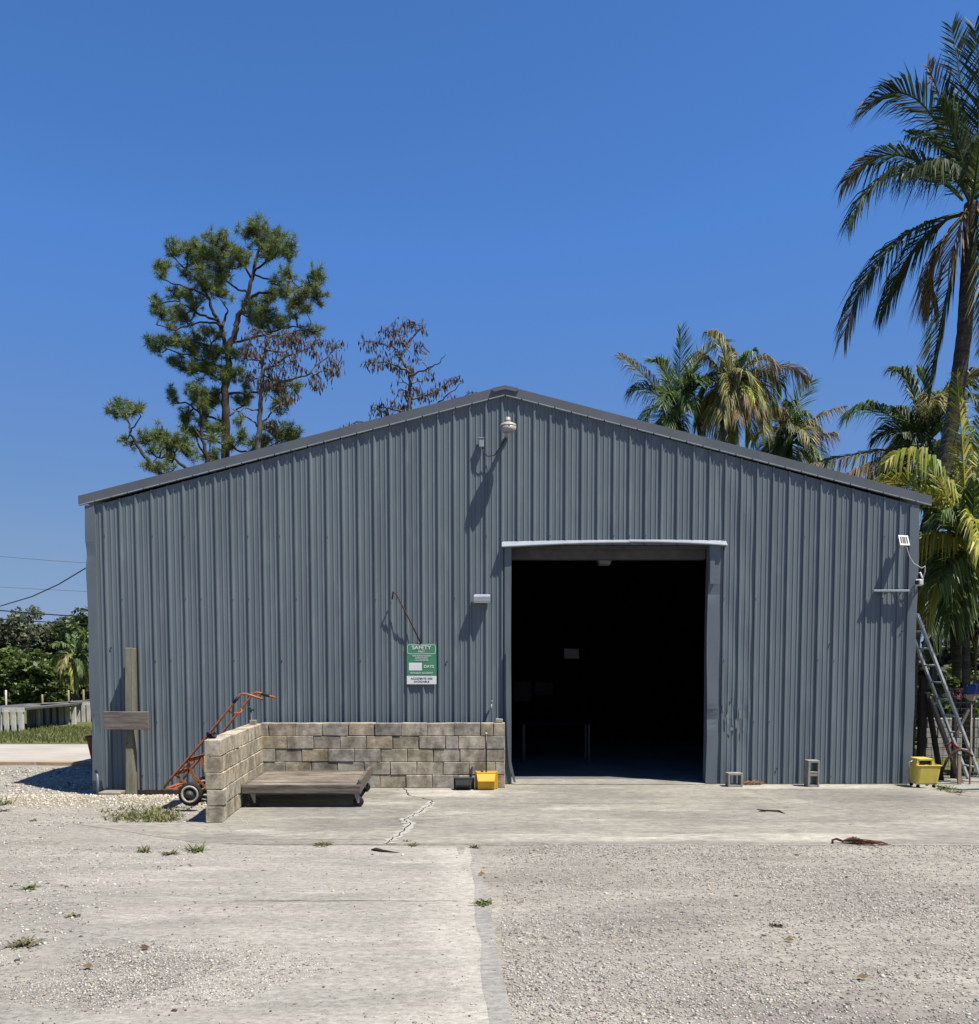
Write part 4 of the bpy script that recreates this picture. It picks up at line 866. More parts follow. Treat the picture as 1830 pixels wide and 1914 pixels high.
palm('coconut_palm', 'dark coconut palm behind the leaning trunk with long fronds over the roof edge', Z8(1570, 620), 25, zf([
    ((1525, 265), (1580, 400), GRN, dict(droop=.25, twist=.9)), ((1185, 465), (1330, 440), GRN, dict(droop=.8)), ((1000, 715), (1220, 660), OLV, dict(droop=1, tipbrown=.5)), ((1170, 770), (1330, 690), BRN, dict(droop=1)),
    ((1340, 810), (1450, 700), DGR, dict()), ((1650, 360), (1620, 450), GRN, dict(droop=.3)), ((1720, 490), (1650, 520), GRN, dict()), ((1660, 800), (1630, 700), DGR, dict()), ((1330, 560), (1450, 540), DGR, dict()),
    ((1780, 640), (1690, 590), BRN, dict()), ((1420, 430), (1490, 500), DGR, dict()), ((1480, 700), (1530, 640), DGR, dict(dy=-1.5)), ((1600, 740), (1590, 660), DGR, dict(dy=-1.5)), ((1760, 780), (1680, 680), OLV, dict()), ((1450, 560), (1510, 580), DGR, dict(dy=-1.5)), ((1420, 800), (1500, 690), OLV, dict())]),
    [Z8(1570, 620), Z8(1580, 800), Z8(1590, 1300), Z8(1590, 1700)], .15, PG, leaf=.95, n=70, wd=.046, extra=8, r0=.035, droop=.7, spread=1.4)
palm('young_palm', 'bright yellow green young palm arching behind the security camera', (1806, 1030), 15.7, [
    ((1662, 858), (1735, 868), YEL, dict(dy=-.8, droop=1.1, twist=0)), ((1788, 700), (1800, 850), YEL, dict(dy=-.3, twist=1.0, droop=.7)), ((1712, 1008), (1755, 1000), YEL, dict(dy=-.4, droop=1.0)),
    ((1735, 1150), (1760, 1068), YEL, dict(dy=-.3)), ((1840, 740), (1828, 870), YEL, dict(dy=.3, droop=.6)), ((1880, 860), (1850, 920), YEL, dict()), ((1920, 1000), (1870, 980), YEL, dict()), ((1850, 1180), (1840, 1090), YEL, dict()),
    ((1722, 930), (1770, 950), GRN, dict(dy=.7)), ((1755, 830), (1785, 910), YEL, dict(dy=.8)), ((1700, 1090), (1750, 1030), YEL, dict(dy=.4)), ((1780, 1160), (1790, 1080), GRN, dict(dy=-.4)), ((1820, 900), (1818, 960), GRN, dict(dy=-1)),
    ((1750, 1090), (1775, 1040), GRN, dict(dy=-.8)), ((1850, 960), (1835, 980), GRN, dict(dy=-1)), ((1760, 960), (1785, 980), GRN, dict(dy=-.9)), ((1690, 940), (1745, 925), YEL, dict(dy=.9)), ((1730, 1050), (1765, 1010), GRN, dict(dy=1)), ((1790, 880), (1800, 950), GRN, dict(dy=1)), ((1835, 830), (1822, 920), YEL, dict(dy=.9))],
    [(1806, 1040), (1806, 1200), (1806, 1420)], .07, PG, leaf=.74, n=66, wd=.04, r0=.022, droop=.8, spread=.5, extra=8)
palm('coconut_palm', 'shaded coconut palm with a grey trunk behind the ladder', (1775, 1090), 21, [
    ((1705, 1175), (1735, 1100), DGR, dict(dy=-.6, droop=1)), ((1740, 1190), (1760, 1120), DGR, dict(droop=1)), ((1810, 1190), (1795, 1120), DGR, dict(droop=1)), ((1850, 1120), (1810, 1070), GRN, dict()), ((1700, 1060), (1740, 1050), DGR, dict()),
    ((1830, 1020), (1800, 1040), GRN, dict()), ((1750, 1000), (1765, 1040), GRN, dict()), ((1840, 1190), (1815, 1110), OLV, dict()), ((1720, 1120), (1745, 1080), DGR, dict(dy=1)), ((1860, 1060), (1820, 1060), DGR, dict())],
    [(1775, 1090), (1782, 1150), (1790, 1210), (1795, 1330), (1795, 1390)], .15, PG, leaf=.8, n=46, wd=.045, r0=.03, droop=.9)
palm('coconut_palm', 'small round palm in front of the dark trees at the far left', (140, 1235), 37, [
    ((100, 1205), (120, 1205), GRN, dict()), ((118, 1275), (122, 1230), OLV, dict()), ((140, 1290), (140, 1245), YEL, dict()), ((170, 1260), (160, 1225), GRN, dict()), ((175, 1215), (160, 1205), GRN, dict()), ((125, 1185), (132, 1205), GRN, dict()), ((155, 1185), (150, 1205), GRN, dict()), ((100, 1240), (118, 1220), GRN, dict()), ((165, 1285), (155, 1240), OLV, dict()), ((140, 1180), (140, 1205), GRN, dict()), ((112, 1255), (125, 1225), OLV, dict(dy=-1)), ((150, 1260), (147, 1230), GRN, dict(dy=-1))],
    [(140, 1240), (141, 1300)], .12, PG, leaf=.5, n=30, wd=.06, r0=.03, droop=.8)

# ------------------------------------------------------------------ pines and bare trees
NEED = [(.13, .18, .055), (.17, .21, .06), (.10, .15, .055), (.08, .12, .05), (.22, .24, .075)]
def tuft(m, p, r, n, pal):
    for _ in range(n):
        d = Vector((rnd.gauss(0, 1), rnd.gauss(0, 1), rnd.gauss(.25, 1))).normalized()
        L_ = r * (.6 + .6 * rnd.random()); e = d.cross(Vector((rnd.gauss(0, 1), rnd.gauss(0, 1), rnd.gauss(0, 1)))).normalized() * .0105
        o = d * r * .12; c = rnd.choice(pal); f = .65 + .7 * rnd.random()
        m.add([p + o - e, p + o + e, p + d * L_], [(0, 1, 2)], tuple(x * f for x in c))
def woody(m, limbs, conv, Y, spread):
    nodes = []
    for pts, r0, r1 in limbs:
        n = len(pts); ph = rnd.uniform(-1, 1); P = []
        for i, q in enumerate(pts):
            px, py = conv(*q); P.append(at(px, py, Y + (ph * spread * i / max(1, n - 1) if r0 < .15 else 0)))
        fine = []; 
        for a, b in zip(P[:-1], P[1:]):
            for k in range(4): fine.append(a.lerp(b, k / 4) + Vector((rnd.gauss(0, .03), rnd.gauss(0, .03), rnd.gauss(0, .03))) * (0 if k == 0 else 1))
        fine.append(P[-1]); nn = len(fine)
        m.tube(fine, [r0 + (r1 - r0) * i / (nn - 1) for i in range(nn)], 7); nodes += fine[nn // 4:]
    return nodes
def twig(m, nodes, p, r=.022):
    q = min(nodes, key=lambda v: (v - p).length_squared); mid_ = q.lerp(p, .5) + Vector((rnd.gauss(0, .08), rnd.gauss(0, .08), -.08 * (p - q).length))
    if (p - q).length < .05: return
    m.tube([q, mid_, p], [r * 1.4, r, r * .6], 4, False); return mid_
Z6 = lambda x, y: (180 + x * .2623, 400 + y * .2623)
def pine(label, limbs, blobs, Y, base):
    b = at(*Z6(*base), Y); root = thing('pine_tree', label, 'pine tree', (b.x, Y, 0), 'pine trees behind the warehouse')
    m = MB(); limbs = [(p_, a_ * .74, b_ * .8) for p_, a_, b_ in limbs]; nodes = woody(m, limbs, Z6, Y, 2.2); m2 = MB(); m2.open = True
    sc_ = .2623 * Y / F
    for x, y, r in blobs:
        c = at(*Z6(x, y), Y); near_ = min(nodes, key=lambda v: (Vector((v.x, Y, v.z)) - c).length_squared); c = at(*Z6(x, y), near_.y + rnd.uniform(-.4, .4))
        rr_ = r * sc_; k = max(4, int((r / 12.6) ** 1.8))
        hub = c + Vector((rnd.gauss(0, .1), rnd.gauss(0, .1), -rr_ * .4)); twig(m, nodes, hub, .03)
        for _ in range(k):
            v = Vector((rnd.gauss(0, 1), rnd.gauss(0, 1.0), rnd.gauss(0, .8))); v = v.normalized() * rr_ * (.2 + 1.05 * rnd.random())
            p = c + v; m.tube([hub, hub.lerp(p, .5) + Vector((0, 0, -.05)), p], [.018, .013, .01], 3, False)
            d = .65 + .5 * rnd.random(); tuft(m2, p, .36 * d, 58, NEED)
    m.build('trunk', bark_p, root); m2.build('crown', needle_m, root)
T_ = lambda *p: list(p)
pine('big open crowned pine tree behind the left roof slope', [
    (T_((915, 4300), (920, 1720), (925, 1500), (920, 1300), (935, 1100), (945, 950), (985, 850), (1010, 720), (1070, 640), (1085, 560), (1120, 420), (1130, 330), (1170, 250), (1150, 120)), .30, .05),
    (T_((935, 1000), (900, 850), (870, 760), (830, 690), (810, 610), (760, 520), (690, 440), (600, 360), (540, 300)), .145, .035),
    (T_((895, 810), (915, 760), (940, 690)), .10, .05), (T_((870, 760), (740, 720), (640, 650), (560, 620), (440, 640)), .085, .03), (T_((890, 800), (830, 775), (740, 770), (560, 830), (430, 790)), .08, .03),
    (T_((810, 610), (700, 540), (560, 500), (450, 450)), .08, .03), (T_((1085, 560), (1010, 540), (930, 480), (880, 420), (850, 250)), .08, .03), (T_((1080, 610), (1160, 560), (1280, 560), (1420, 540), (1560, 480)), .10, .03),
    (T_((1120, 420), (1200, 350), (1270, 270), (1320, 190)), .08, .03), (T_((1100, 450), (1040, 360), (1000, 280), (900, 230)), .08, .03), (T_((1120, 430), (1260, 480), (1370, 470)), .06, .03), (T_((1420, 540), (1500, 600), (1580, 600)), .05, .02),
    (T_((960, 920), (1100, 890), (1250, 840), (1400, 800), (1540, 830)), .08, .03), (T_((930, 1100), (800, 1060), (650, 1000), (450, 950)), .08, .03), (T_((925, 1200), (780, 1130), (640, 1100), (520, 1060)), .08, .03), (T_((940, 1000), (780, 930), (640, 900), (520, 890)), .07, .03),
    (T_((940, 1280), (1100, 1270), (1300, 1240), (1440, 1210)), .08, .03), (T_((915, 1480), (740, 1420), (650, 1350), (580, 1350), (520, 1270)), .08, .03), (T_((920, 1650), (700, 1530), (650, 1550)), .07, .03), (T_((930, 1620), (1000, 1680), (1080, 1700)), .1, .05), (T_((1010, 720), (1100, 690), (1240, 720)), .06, .03), (T_((930, 1450), (1080, 1330), (1080, 1300)), .05, .02)],
    [(550, 260, 70), (640, 260, 60), (720, 230, 70), (850, 190, 80), (920, 230, 80), (1000, 300, 60), (1090, 120, 70), (1160, 90, 70), (1160, 200, 90), (1280, 170, 80), (1350, 220, 80), (1380, 290, 55), (1230, 290, 80), (800, 290, 90), (700, 330, 60), (860, 380, 80), (960, 370, 60), (1050, 330, 60), (740, 400, 60), (640, 420, 60), (460, 380, 60), (460, 440, 40), (880, 470, 60), (780, 510, 80), (900, 560, 80), (570, 560, 60), (650, 580, 70), (700, 650, 70), (420, 640, 60), (470, 700, 60), (560, 720, 60), (640, 740, 70), (540, 790, 40), (420, 920, 60), (440, 960, 50), (540, 910, 70), (640, 920, 80), (720, 900, 60), (780, 850, 50), (700, 980, 60), (800, 1000, 80), (880, 980, 60), (540, 1060, 50), (620, 1080, 60), (700, 1110, 70), (800, 1100, 80), (900, 1140, 70), (960, 1140, 70), (1010, 1000, 55), (1020, 1120, 45), (860, 860, 50), (1100, 640, 45), (1100, 720, 60), (1160, 680, 70), (1230, 740, 80), (1300, 780, 70), (1180, 790, 60), (1400, 700, 60), (1440, 620, 70), (1480, 570, 60), (1560, 440, 70), (1530, 490, 60), (1590, 570, 60), (1580, 630, 40), (1500, 680, 50), (1560, 830, 55), (1480, 850, 45), (1350, 560, 55), (1270, 560, 55), (1230, 610, 55), (1370, 420, 60), (1300, 480, 45), (530, 1270, 50), (570, 1310, 40), (690, 1270, 60), (740, 1320, 70), (820, 1340, 70), (770, 1400, 60), (650, 1430, 60), (860, 1280, 50), (660, 1540, 50), (830, 1530, 60), (900, 1500, 50), (760, 1500, 50), (1010, 1320, 50), (1080, 1300, 50), (1060, 1220, 45), (1200, 1240, 50), (1300, 1250, 60), (1420, 1230, 50), (1340, 1350, 55), (1290, 1380, 45), (1020, 1480, 40), (1050, 1600, 60), (1270, 1560, 80), (1350, 1570, 90), (1400, 1600, 60), (1200, 1620, 60), (820, 1740, 60), (960, 1650, 50), (1120, 1680, 60)], 44, (915, 3300))
pine('slim forked pine stem just left of the big pine', [
    (T_((800, 4000), (790, 1760), (750, 1600), (745, 1420), (730, 1290)), .16, .05), (T_((780, 1740), (720, 1620), (700, 1530)), .08, .03), (T_((760, 1620), (830, 1560)), .05, .02)],
    [(700, 1240, 40), (750, 1280, 45), (640, 1480, 45), (700, 1560, 45), (840, 1600, 45), (850, 1700, 50), (760, 1360, 40)], 43, (800, 3300))
pine('low leaning pine at the left with tufts at the branch tips', [
    (T_((700, 3600), (560, 2000), (450, 1850), (370, 1750), (290, 1650), (240, 1570), (240, 1500), (200, 1430), (120, 1400)), .16, .03), (T_((240, 1560), (280, 1500), (320, 1440), (280, 1380)), .05, .02), (T_((200, 1430), (190, 1370)), .04, .02), (T_((290, 1650), (230, 1620), (190, 1590)), .04, .02)],
    [(110, 1400, 40), (180, 1360, 55), (270, 1400, 50), (300, 1370, 30), (200, 1440, 28), (150, 1440, 25), (195, 1605, 32), (255, 1640, 30), (380, 1810, 45), (450, 1800, 45), (520, 1810, 35)], 42, (700, 3300))
pine('low bushy pine bough showing over the left roof slope', [
    (T_((900, 3600), (760, 1950), (640, 1810), (560, 1740), (430, 1730), (370, 1640)), .15, .04), (T_((540, 1770), (560, 1700), (620, 1640)), .06, .03), (T_((450, 1730), (480, 1650), (440, 1580)), .05, .02), (T_((430, 1730), (400, 1780)), .04, .02)],
    [(370, 1590, 60), (440, 1580, 70), (510, 1640, 70), (560, 1620, 60), (620, 1640, 75), (660, 1700, 55), (520, 1720, 45), (400, 1690, 40), (340, 1620, 40)], 42.5, (900, 3300))

def bare(label, limbs, blobs, conv, k_, Y, base, dens=1.0):
    b = at(*conv(*base), Y); root = thing('bare_tree', label, 'tree', (b.x, Y, 0), 'bare trees with hanging brown leaves behind the warehouse')
    m = MB(); nodes = woody(m, limbs, conv, Y, 1.6); m2 = MB(); m2.open = True; sc_ = k_ * Y / F
    for x, y, r in blobs:
        c = at(*conv(x, y), Y); nr = min(nodes, key=lambda v: (Vector((v.x, Y, v.z)) - c).length_squared); c = at(*conv(x, y), nr.y)
        rr_ = r * sc_
        for _ in range(int(dens * (3 + (r / 15) ** 1.6))):
            p = c + Vector((rnd.gauss(0, .55), rnd.gauss(0, .5), rnd.gauss(0, .42))) * rr_
            md = twig(m, nodes, p, .012)
            for _ in range(rnd.randint(1, 3)):
                q = p + Vector((rnd.gauss(0, .12), rnd.gauss(0, .12), 0)); L_ = .16 + .26 * rnd.random(); w_ = .022 + .03 * rnd.random()
                d = Vector((rnd.gauss(0, .22), rnd.gauss(0, .22), -1)).normalized(); an = rnd.random() * 3.14; e = Vector((math.cos(an), math.sin(an), 0)) * w_
                c_ = rnd.choice([(.10, .072, .058), (.14, .10, .082), (.065, .047, .04), (.17, .13, .11)])
                e2 = Vector((-e.y, e.x, 0)) * .8
                m2.add([q, q + d * L_ * .55 + e, q + d * L_, q + d * L_ * .55 - e], [(0, 1, 2, 3)], c_); m2.add([q, q + d * L_ * .6 + e2, q + d * L_, q + d * L_ * .6 - e2], [(0, 1, 2, 3)], c_)
    m.build('trunk', bark_g, root); m2.build('crown', dry_m, root)
bare('grey bare tree with brown leaves in front of the big pine', [
    (T_((1140, 4000), (1150, 1680), (1165, 1500), (1175, 1300), (1190, 1100), (1200, 950), (1220, 870), (1130, 810)), .15, .03), (T_((1190, 1250), (1350, 1190), (1500, 1150), (1580, 1070), (1700, 960)), .07, .02), (T_((1200, 970), (1330, 985), (1420, 930), (1560, 900)), .05, .015), (T_((1290, 1060), (1400, 1000), (1500, 960), (1590, 890)), .05, .015),
    (T_((1190, 1050), (1080, 1040), (1000, 1020)), .04, .015), (T_((1170, 1500), (1260, 1400), (1350, 1330)), .05, .015), (T_((1170, 1400), (1050, 1380), (950, 1420)), .05, .015), (T_((1165, 1520), (1080, 1450), (960, 1380)), .05, .015), (T_((1185, 1200), (1100, 1150), (1030, 1130)), .04, .015), (T_((1500, 1150), (1600, 1120), (1700, 1090)), .04, .012), (T_((1220, 880), (1300, 860), (1400, 840)), .04, .012), (T_((1170, 1560), (1240, 1520), (1270, 1480)), .04, .012), (T_((1190, 1110), (1290, 1080), (1380, 1040)), .04, .012)],
    [(1450, 900, 110), (1380, 1000, 70), (1540, 950, 80), (1690, 930, 60), (1700, 1040, 60), (1640, 1100, 60), (1700, 1120, 40), (1540, 1200, 35), (1600, 1200, 40), (1250, 900, 90), (1100, 900, 70), (1150, 1000, 80), (1250, 1100, 90), (1100, 1130, 70), (1240, 1500, 28), (1270, 1490, 28), (1400, 1310, 30), (1300, 1180, 80), (1360, 880, 90), (1060, 960, 60), (1350, 850, 60), (1420, 1080, 50), (1200, 1160, 70), (1260, 1240, 50), (1330, 1330, 30)], Z6, .2623, 41, (1140, 3300), 1.5)
Z7 = lambda x, y: (640 + x * .2732, 580 + y * .2732)
bare('bare tree with brown hanging leaves above the roof left of the peak', [
    (T_((470, 2600), (460, 700), (460, 540), (465, 430), (400, 330), (440, 230), (510, 140), (500, 80)), .12, .02), (T_((465, 430), (380, 380), (300, 350), (160, 355)), .06, .015), (T_((400, 330), (350, 250), (260, 230), (150, 215)), .05, .015), (T_((430, 250), (390, 170), (300, 125)), .05, .015), (T_((465, 450), (580, 400), (650, 370), (710, 300)), .05, .012), (T_((580, 400), (550, 340), (600, 290)), .03, .01),
    (T_((470, 500), (560, 480), (620, 430)), .04, .012), (T_((470, 610), (560, 580), (650, 560), (720, 490), (800, 450)), .05, .012), (T_((640, 660), (740, 560), (830, 490)), .04, .01), (T_((450, 510), (400, 460), (350, 400)), .03, .01), (T_((460, 700), (350, 680), (250, 660), (200, 690)), .05, .012), (T_((490, 170), (540, 120)), .03, .01), (T_((470, 560), (420, 550), (390, 540)), .03, .01), (T_((465, 720), (600, 690), (760, 620), (890, 560)), .04, .01), (T_((460, 800), (250, 800), (110, 765), (40, 790)), .04, .01)],
    [(480, 90, 70), (530, 110, 45), (430, 110, 50), (340, 120, 70), (280, 140, 45), (390, 180, 40), (170, 215, 50), (220, 225, 50), (300, 230, 60), (340, 200, 30), (530, 235, 40), (390, 285, 40), (160, 350, 40), (220, 365, 50), (300, 345, 60), (370, 370, 60), (440, 395, 60), (490, 320, 30), (590, 430, 40), (410, 550, 60), (480, 530, 50), (560, 580, 60), (620, 550, 60), (680, 510, 50), (740, 480, 50), (790, 455, 30), (260, 650, 60), (330, 670, 70), (410, 640, 50), (300, 690, 50), (240, 700, 50), (760, 600, 30), (800, 595, 30), (885, 565, 25), (40, 785, 30), (110, 765, 20), (460, 230, 40), (520, 560, 40)], Z7, .2732, 42, (470, 2500), 1.1)

# ------------------------------------------------------------------ left background
BG1 = [(.09, .135, .035), (.12, .165, .04), (.06, .095, .03), (.16, .20, .055)]
BG2 = [(.10, .115, .062), (.08, .095, .05), (.13, .14, .078), (.06, .072, .042)]
def shrub(name, label, cat, px, Y, top_py, wpx, pal, leaf=.16, n=1500, dz=.6, ztrunk=True, group=None, clumps=14, y0=0):
    a = at(px - wpx / 2, top_py, Y); b = at(px + wpx / 2, top_py, Y); cx_ = (a.x + b.x) / 2; wx = (b.x - a.x) / 2; h = a.z
    root = thing(name, label, cat, (cx_, Y, 0), group)
    m = MB(); m.tube([(cx_, Y, -.2), (cx_ + .1, Y, h * .4), (cx_, Y, h * .75)], [.14, .1, .04], 7)
    m2 = MB(); m2.open = True; cl = []
    for _ in range(clumps):
        u = rnd.uniform(-1, 1); v = rnd.random(); cz = h * (.06 + .84 * v) * (1 - .25 * abs(u) ** 2)
        cl.append(Vector((cx_ + u * wx * .8, Y + rnd.uniform(-.9, .7) * dz * wx, cz)))
    cl.append(Vector((cx_ + rnd.uniform(-.3, .3) * wx, Y, h * .9)))
    for c in cl:
        r = wx * rnd.uniform(.25, .45); f = rnd.uniform(.7, 1.25); leaves(m2, c, (r, r, min(r * .85, h * .3)), n // len(cl), leaf, [tuple(q * f for q in p) for p in pal])
        m.tube([(cx_, Y, h * .3), ((cx_ + c.x) / 2, (Y + c.y) / 2, (h * .3 + c.z) / 2 + .1), tuple(c)], [.05, .03, .012], 4, False)
    m.build('trunk', bark_g, root); m2.build('crown', leaf_m, root); return root
TG = 'trees and shrubs at the far left'
for i, (px, Y, top, wp, pal, lf, lab) in enumerate((
        (-70, 47, 1150, 120, BG2, .2, 'dull green tree at the left edge of the far tree line'), (15, 48, 1152, 95, BG2, .2, 'grey green tree rising behind the palms at the far left'), (48, 50, 1128, 70, BG2, .16, 'tallest thin topped tree of the far left tree line'),
        (110, 49, 1150, 80, BG2, .2, 'dull tree behind the small round palm at the far left'), (160, 47, 1138, 80, BG1, .2, 'leafy tree partly hidden behind the left corner of the warehouse'), (230, 48, 1150, 100, BG2, .2, 'tree hidden mostly behind the left corner of the warehouse'),
        (10, 40, 1212, 80, BG1, .2, 'bright leafy shrub behind the white tipped stake'), (75, 40, 1225, 85, BG1, .2, 'bright leafy shrub between the stakes at the far left'), (-60, 40, 1215, 90, BG1, .2, 'bright shrub at the very left edge'), (165, 41, 1240, 70, BG2, .2, 'dark shrub behind the small round palm'))):
    shrub('shrub' if Y < 45 else 'broadleaf_tree', lab, 'shrub' if Y < 45 else 'tree', px, Y, top, wp * 1.45, pal, lf * .72, 8500, group=TG, clumps=44)
for i, (px, py0, py1, mat, lab) in enumerate(((12, 1290, 1335, bench_m, 'white tipped stake at the far left'), (80, 1298, 1325, tan_wood, 'brown stake among the far left shrubs'), (129, 1290, 1325, tan_wood, 'tan stake left of the pair near the benches'), (157, 1289, 1325, tan_wood, 'tan stake nearest the left corner of the warehouse'))):
    one('stake', mat, lambda m: m.tube([at(px, py1 + 6, 33), at(px - 1, py0, 33)], .035, 6), lab, 'stake', 'stakes among the nursery benches')
def bench(px0, px1, Y, dpt, label, nleg, shade=False):
    a, b = at(px0, 1330, Y), at(px1, 1330, Y); h = .62
    root = thing('nursery_bench', label, 'bench', ((a.x + b.x) / 2, Y, 0), 'nursery benches at the far left')
    m = MB(); m.box(((a.x + b.x) / 2, Y + .08 + dpt, h), (b.x - a.x, dpt * 2, .05)); m.build('bench_top', mesh_top, root)
    m = MB(); m.box(((a.x + b.x) / 2, Y, h - .02), (b.x - a.x, .06, .12)); m.build('front_rail', bench_m, root)
    for i in range(nleg):
        for y in (Y - .01, Y + dpt * 2 - .1):
            x = a.x + .08 + (b.x - a.x - .16) * i / (nleg - 1); m = MB(); m.box((x, y, h / 2 - .04), (.11, .1, h - .02)); m.build('leg', bench_m, root)
bench(-60, 45, 25.2, 1.6, 'low white legged nursery bench nearest the left edge', 8); bench(50, 75, 27.0, 1.6, 'narrow white legged nursery bench beside the longest one', 4)
bench(80, 128, 28.5, 2.0, 'shaded nursery bench in the middle of the row at the far left', 6); bench(133, 200, 29.5, 1.8, 'nursery bench running behind the left corner of the warehouse', 7)
m = MB(); m.open = True
for _ in range(5000):
    x, y = rnd.uniform(-16, -8), rnd.uniform(21.4, 27); L_ = .05 + .07 * rnd.random(); d = rnd.uniform(0, 6.28); c = rnd.choice([(.09, .13, .03), (.14, .16, .05), (.2, .18, .09)])
    e = Vector((math.cos(d), math.sin(d), 0)) * .02; m.add([Vector((x, y, -.006)) - e, Vector((x, y, -.006)) + e, Vector((x + rnd.gauss(0, .03), y, L_))], [(0, 1, 2)], c)
g = tag(m.build('grass', leaf_m), 'short lawn grass in front of the nursery benches', 'grass'); g['kind'] = 'stuff'
cab = 'overhead cables at the far left'
one('power_cable', dkwire_m, lambda m: m.tube([at(-200, 1162, 34), at(-100, 1150, 30), at(0, 1133, 26), at(60, 1115, 24), at(110, 1092, 22.6), at(160, 1062, 21.5), at(200, 1040, 20.8), Vector((XL + .01, 20.3, 4.22))], .014, 6), 'thick sagging cable rising to the left wall of the warehouse', 'cable', cab)
for y0, y1, r, lab in ((1040, 1052, .012, 'faint topmost straight cable across the far left sky'), (1097, 1104, .012, 'faint thin straight cable below the topmost cable at the far left'), (1141, 1153, .028, 'dark straight cable crossing the tops of the far left trees'), (1157, 1166, .024, 'lowest dark cable crossing the far left trees')):
    one('power_cable', wire_m if r < .02 else dkwire_m, lambda m: m.tube([at(-300, y0 - 22 * (y1 - y0) / 12, 42), at(0, y0, 42), at(100, (y0 + y1) / 2 + 2, 42), at(240, y1 + 5, 42), at(420, y1 + 12, 42)], r, 5), lab, 'cable', cab)

m = MB(); m.open = True
for i in range(90):
    x = -150 + i * 300 / 89 + rnd.uniform(-1.5, 1.5)
    for k in range(3): leaves(m, (x + rnd.uniform(-2, 2), 78 + rnd.uniform(-3, 3), rnd.uniform(.8, 3.4)), (2.6, 2.0, 1.5), 110, .42, BG2)
g = tag(m.build('far_wood', leaf_m), 'distant dull green wood along the horizon behind the warehouse', 'trees'); g['kind'] = 'stuff'
# ------------------------------------------------------------------ right side yard
RS = 'shrubs beyond the right side fence'
YG = [(.11, .14, .025), (.15, .17, .035), (.07, .10, .02), (.19, .19, .05)]
shrub('shrub', 'sunlit yellow green shrub behind the top of the ladder', 'shrub', 1745, 21, 1158, 70, YG, .12, 2200, group=RS, clumps=18)
shrub('shrub', 'bright green shrub at the right edge behind the fence', 'shrub', 1815, 22, 1195, 90, YG, .12, 2400, group=RS, clumps=20)
shrub('shrub', 'dark green shrub low behind the fence wire', 'shrub', 1785, 19.5, 1260, 80, BG1, .12, 1800, group=RS, clumps=16)
shrub('shrub', 'shaded shrub between the fence post and the warehouse', 'shrub', 1722, 24, 1230, 60, BG1, .14, 1600, group=RS, clumps=14)
shrub('broadleaf_tree', 'dark tree mass standing farthest behind the right side yard', 'tree', 1800, 36, 1170, 150, BG2, .2, 3000, group=RS, clumps=26)
shrub('broadleaf_tree', 'dark crown at the right edge behind the leaning palm trunk', 'tree', 1850, 30, 735, 90, DGR, .2, 2600, group=RS, clumps=26)
m = MB(); m.open = True; c0 = at(1822, 1180, 15.6)
for _ in range(46):
    d = Vector((rnd.gauss(0, 1), rnd.gauss(0, 1), rnd.gauss(0, .8))).normalized(); p = c0 + d * .16 * rnd.random() + Vector((0, 0, rnd.uniform(-.1, .1))); e = d.cross(Vector((0, 0, 1))).normalized(); L_ = .16 + .08 * rnd.random()
    c = rnd.choice([(.035, .012, .014), (.05, .018, .018), (.025, .012, .012)])
    m.add([p, p + d * L_ * .45 + e * .05, p + d * L_ + Vector((0, 0, -.05)), p + d * L_ * .45 - e * .05], [(0, 1, 2, 3)], c)
cr = thing('red_leaf_shrub', 'dark maroon leaved shrub at the right edge above the blue broom', 'shrub', (c0.x, 15.6, 0)); m.build('crown', leaf_m, cr)
m = MB(); m.tube([(c0.x + .05, 15.6, -.05), (c0.x + .03, 15.6, c0.z)], .02, 6); m.build('trunk', bark_g, cr)
m = MB(); m.open = True; c1 = at(1802, 1308, 16)
for _ in range(40):
    d = Vector((rnd.gauss(0, 1), rnd.gauss(0, 1), abs(rnd.gauss(0, .6)))).normalized(); e = d.cross(Vector((0, 0, 1))).normalized() * .02
    m.add([c1 - e, c1 + e, c1 + d * .24], [(0, 1, 2)], rnd.choice([(.30, .04, .07), (.40, .10, .14), (.2, .03, .05)]))
tag(m.build('bromeliad', leaf_m), 'pink red spiky plant behind the fence beside the blue broom', 'plant')
m = MB()
for i in range(4):
    for j in range(7): m.box((8.45 + j * .41 + (i % 2) * .2, 18.0, .1 + i * .2), (.39, .19, .185), bev=.006)
tag(m.build('masonry_wall', whitewall_m), 'low pale block wall seen through the side fence', 'wall')
fn = thing('wire_fence', 'dark wire mesh fence with timber posts right of the warehouse', 'fence', (7.2, 15.0, 0))
zt = at(1740, 1290, 15).z
for px, wd_, top in ((1722, .11, 1266), (1868, .1, 1280), (1783, .07, 1325)):
    p = at(px, 1400, 15.0); tp = at(px, top, 15.0).z; m = MB(); m.box((p.x, 15.0, tp / 2 - .05), (wd_, wd_, tp + .1), bev=.008); m.build('post', dark_wood, fn)
m = MB(); xa, xb = at(1722, 1300, 15).x, at(1900, 1300, 15).x
m.tube([(xa, 14.98, zt), (xb, 14.98, zt + .03)], .016, 6); m.build('top_rail', dark_wood, fn)
m = MB()
for i in range(15): z = .06 + (zt - .08) * i / 14; m.tube([(xa, 14.97, z), (xb, 14.97, z + .01)], .0035, 4, False)
for i in range(18): x = xa + (xb - xa) * i / 17; m.tube([(x, 14.965, 0), (x, 14.965, zt)], .0035, 4, False)
m.build('wire_mesh', dkwire_m, fn)
ld_ = thing('ladder', 'silver aluminium ladder leaning on the right corner of the warehouse', 'ladder', (7.3, 14.5, 0))
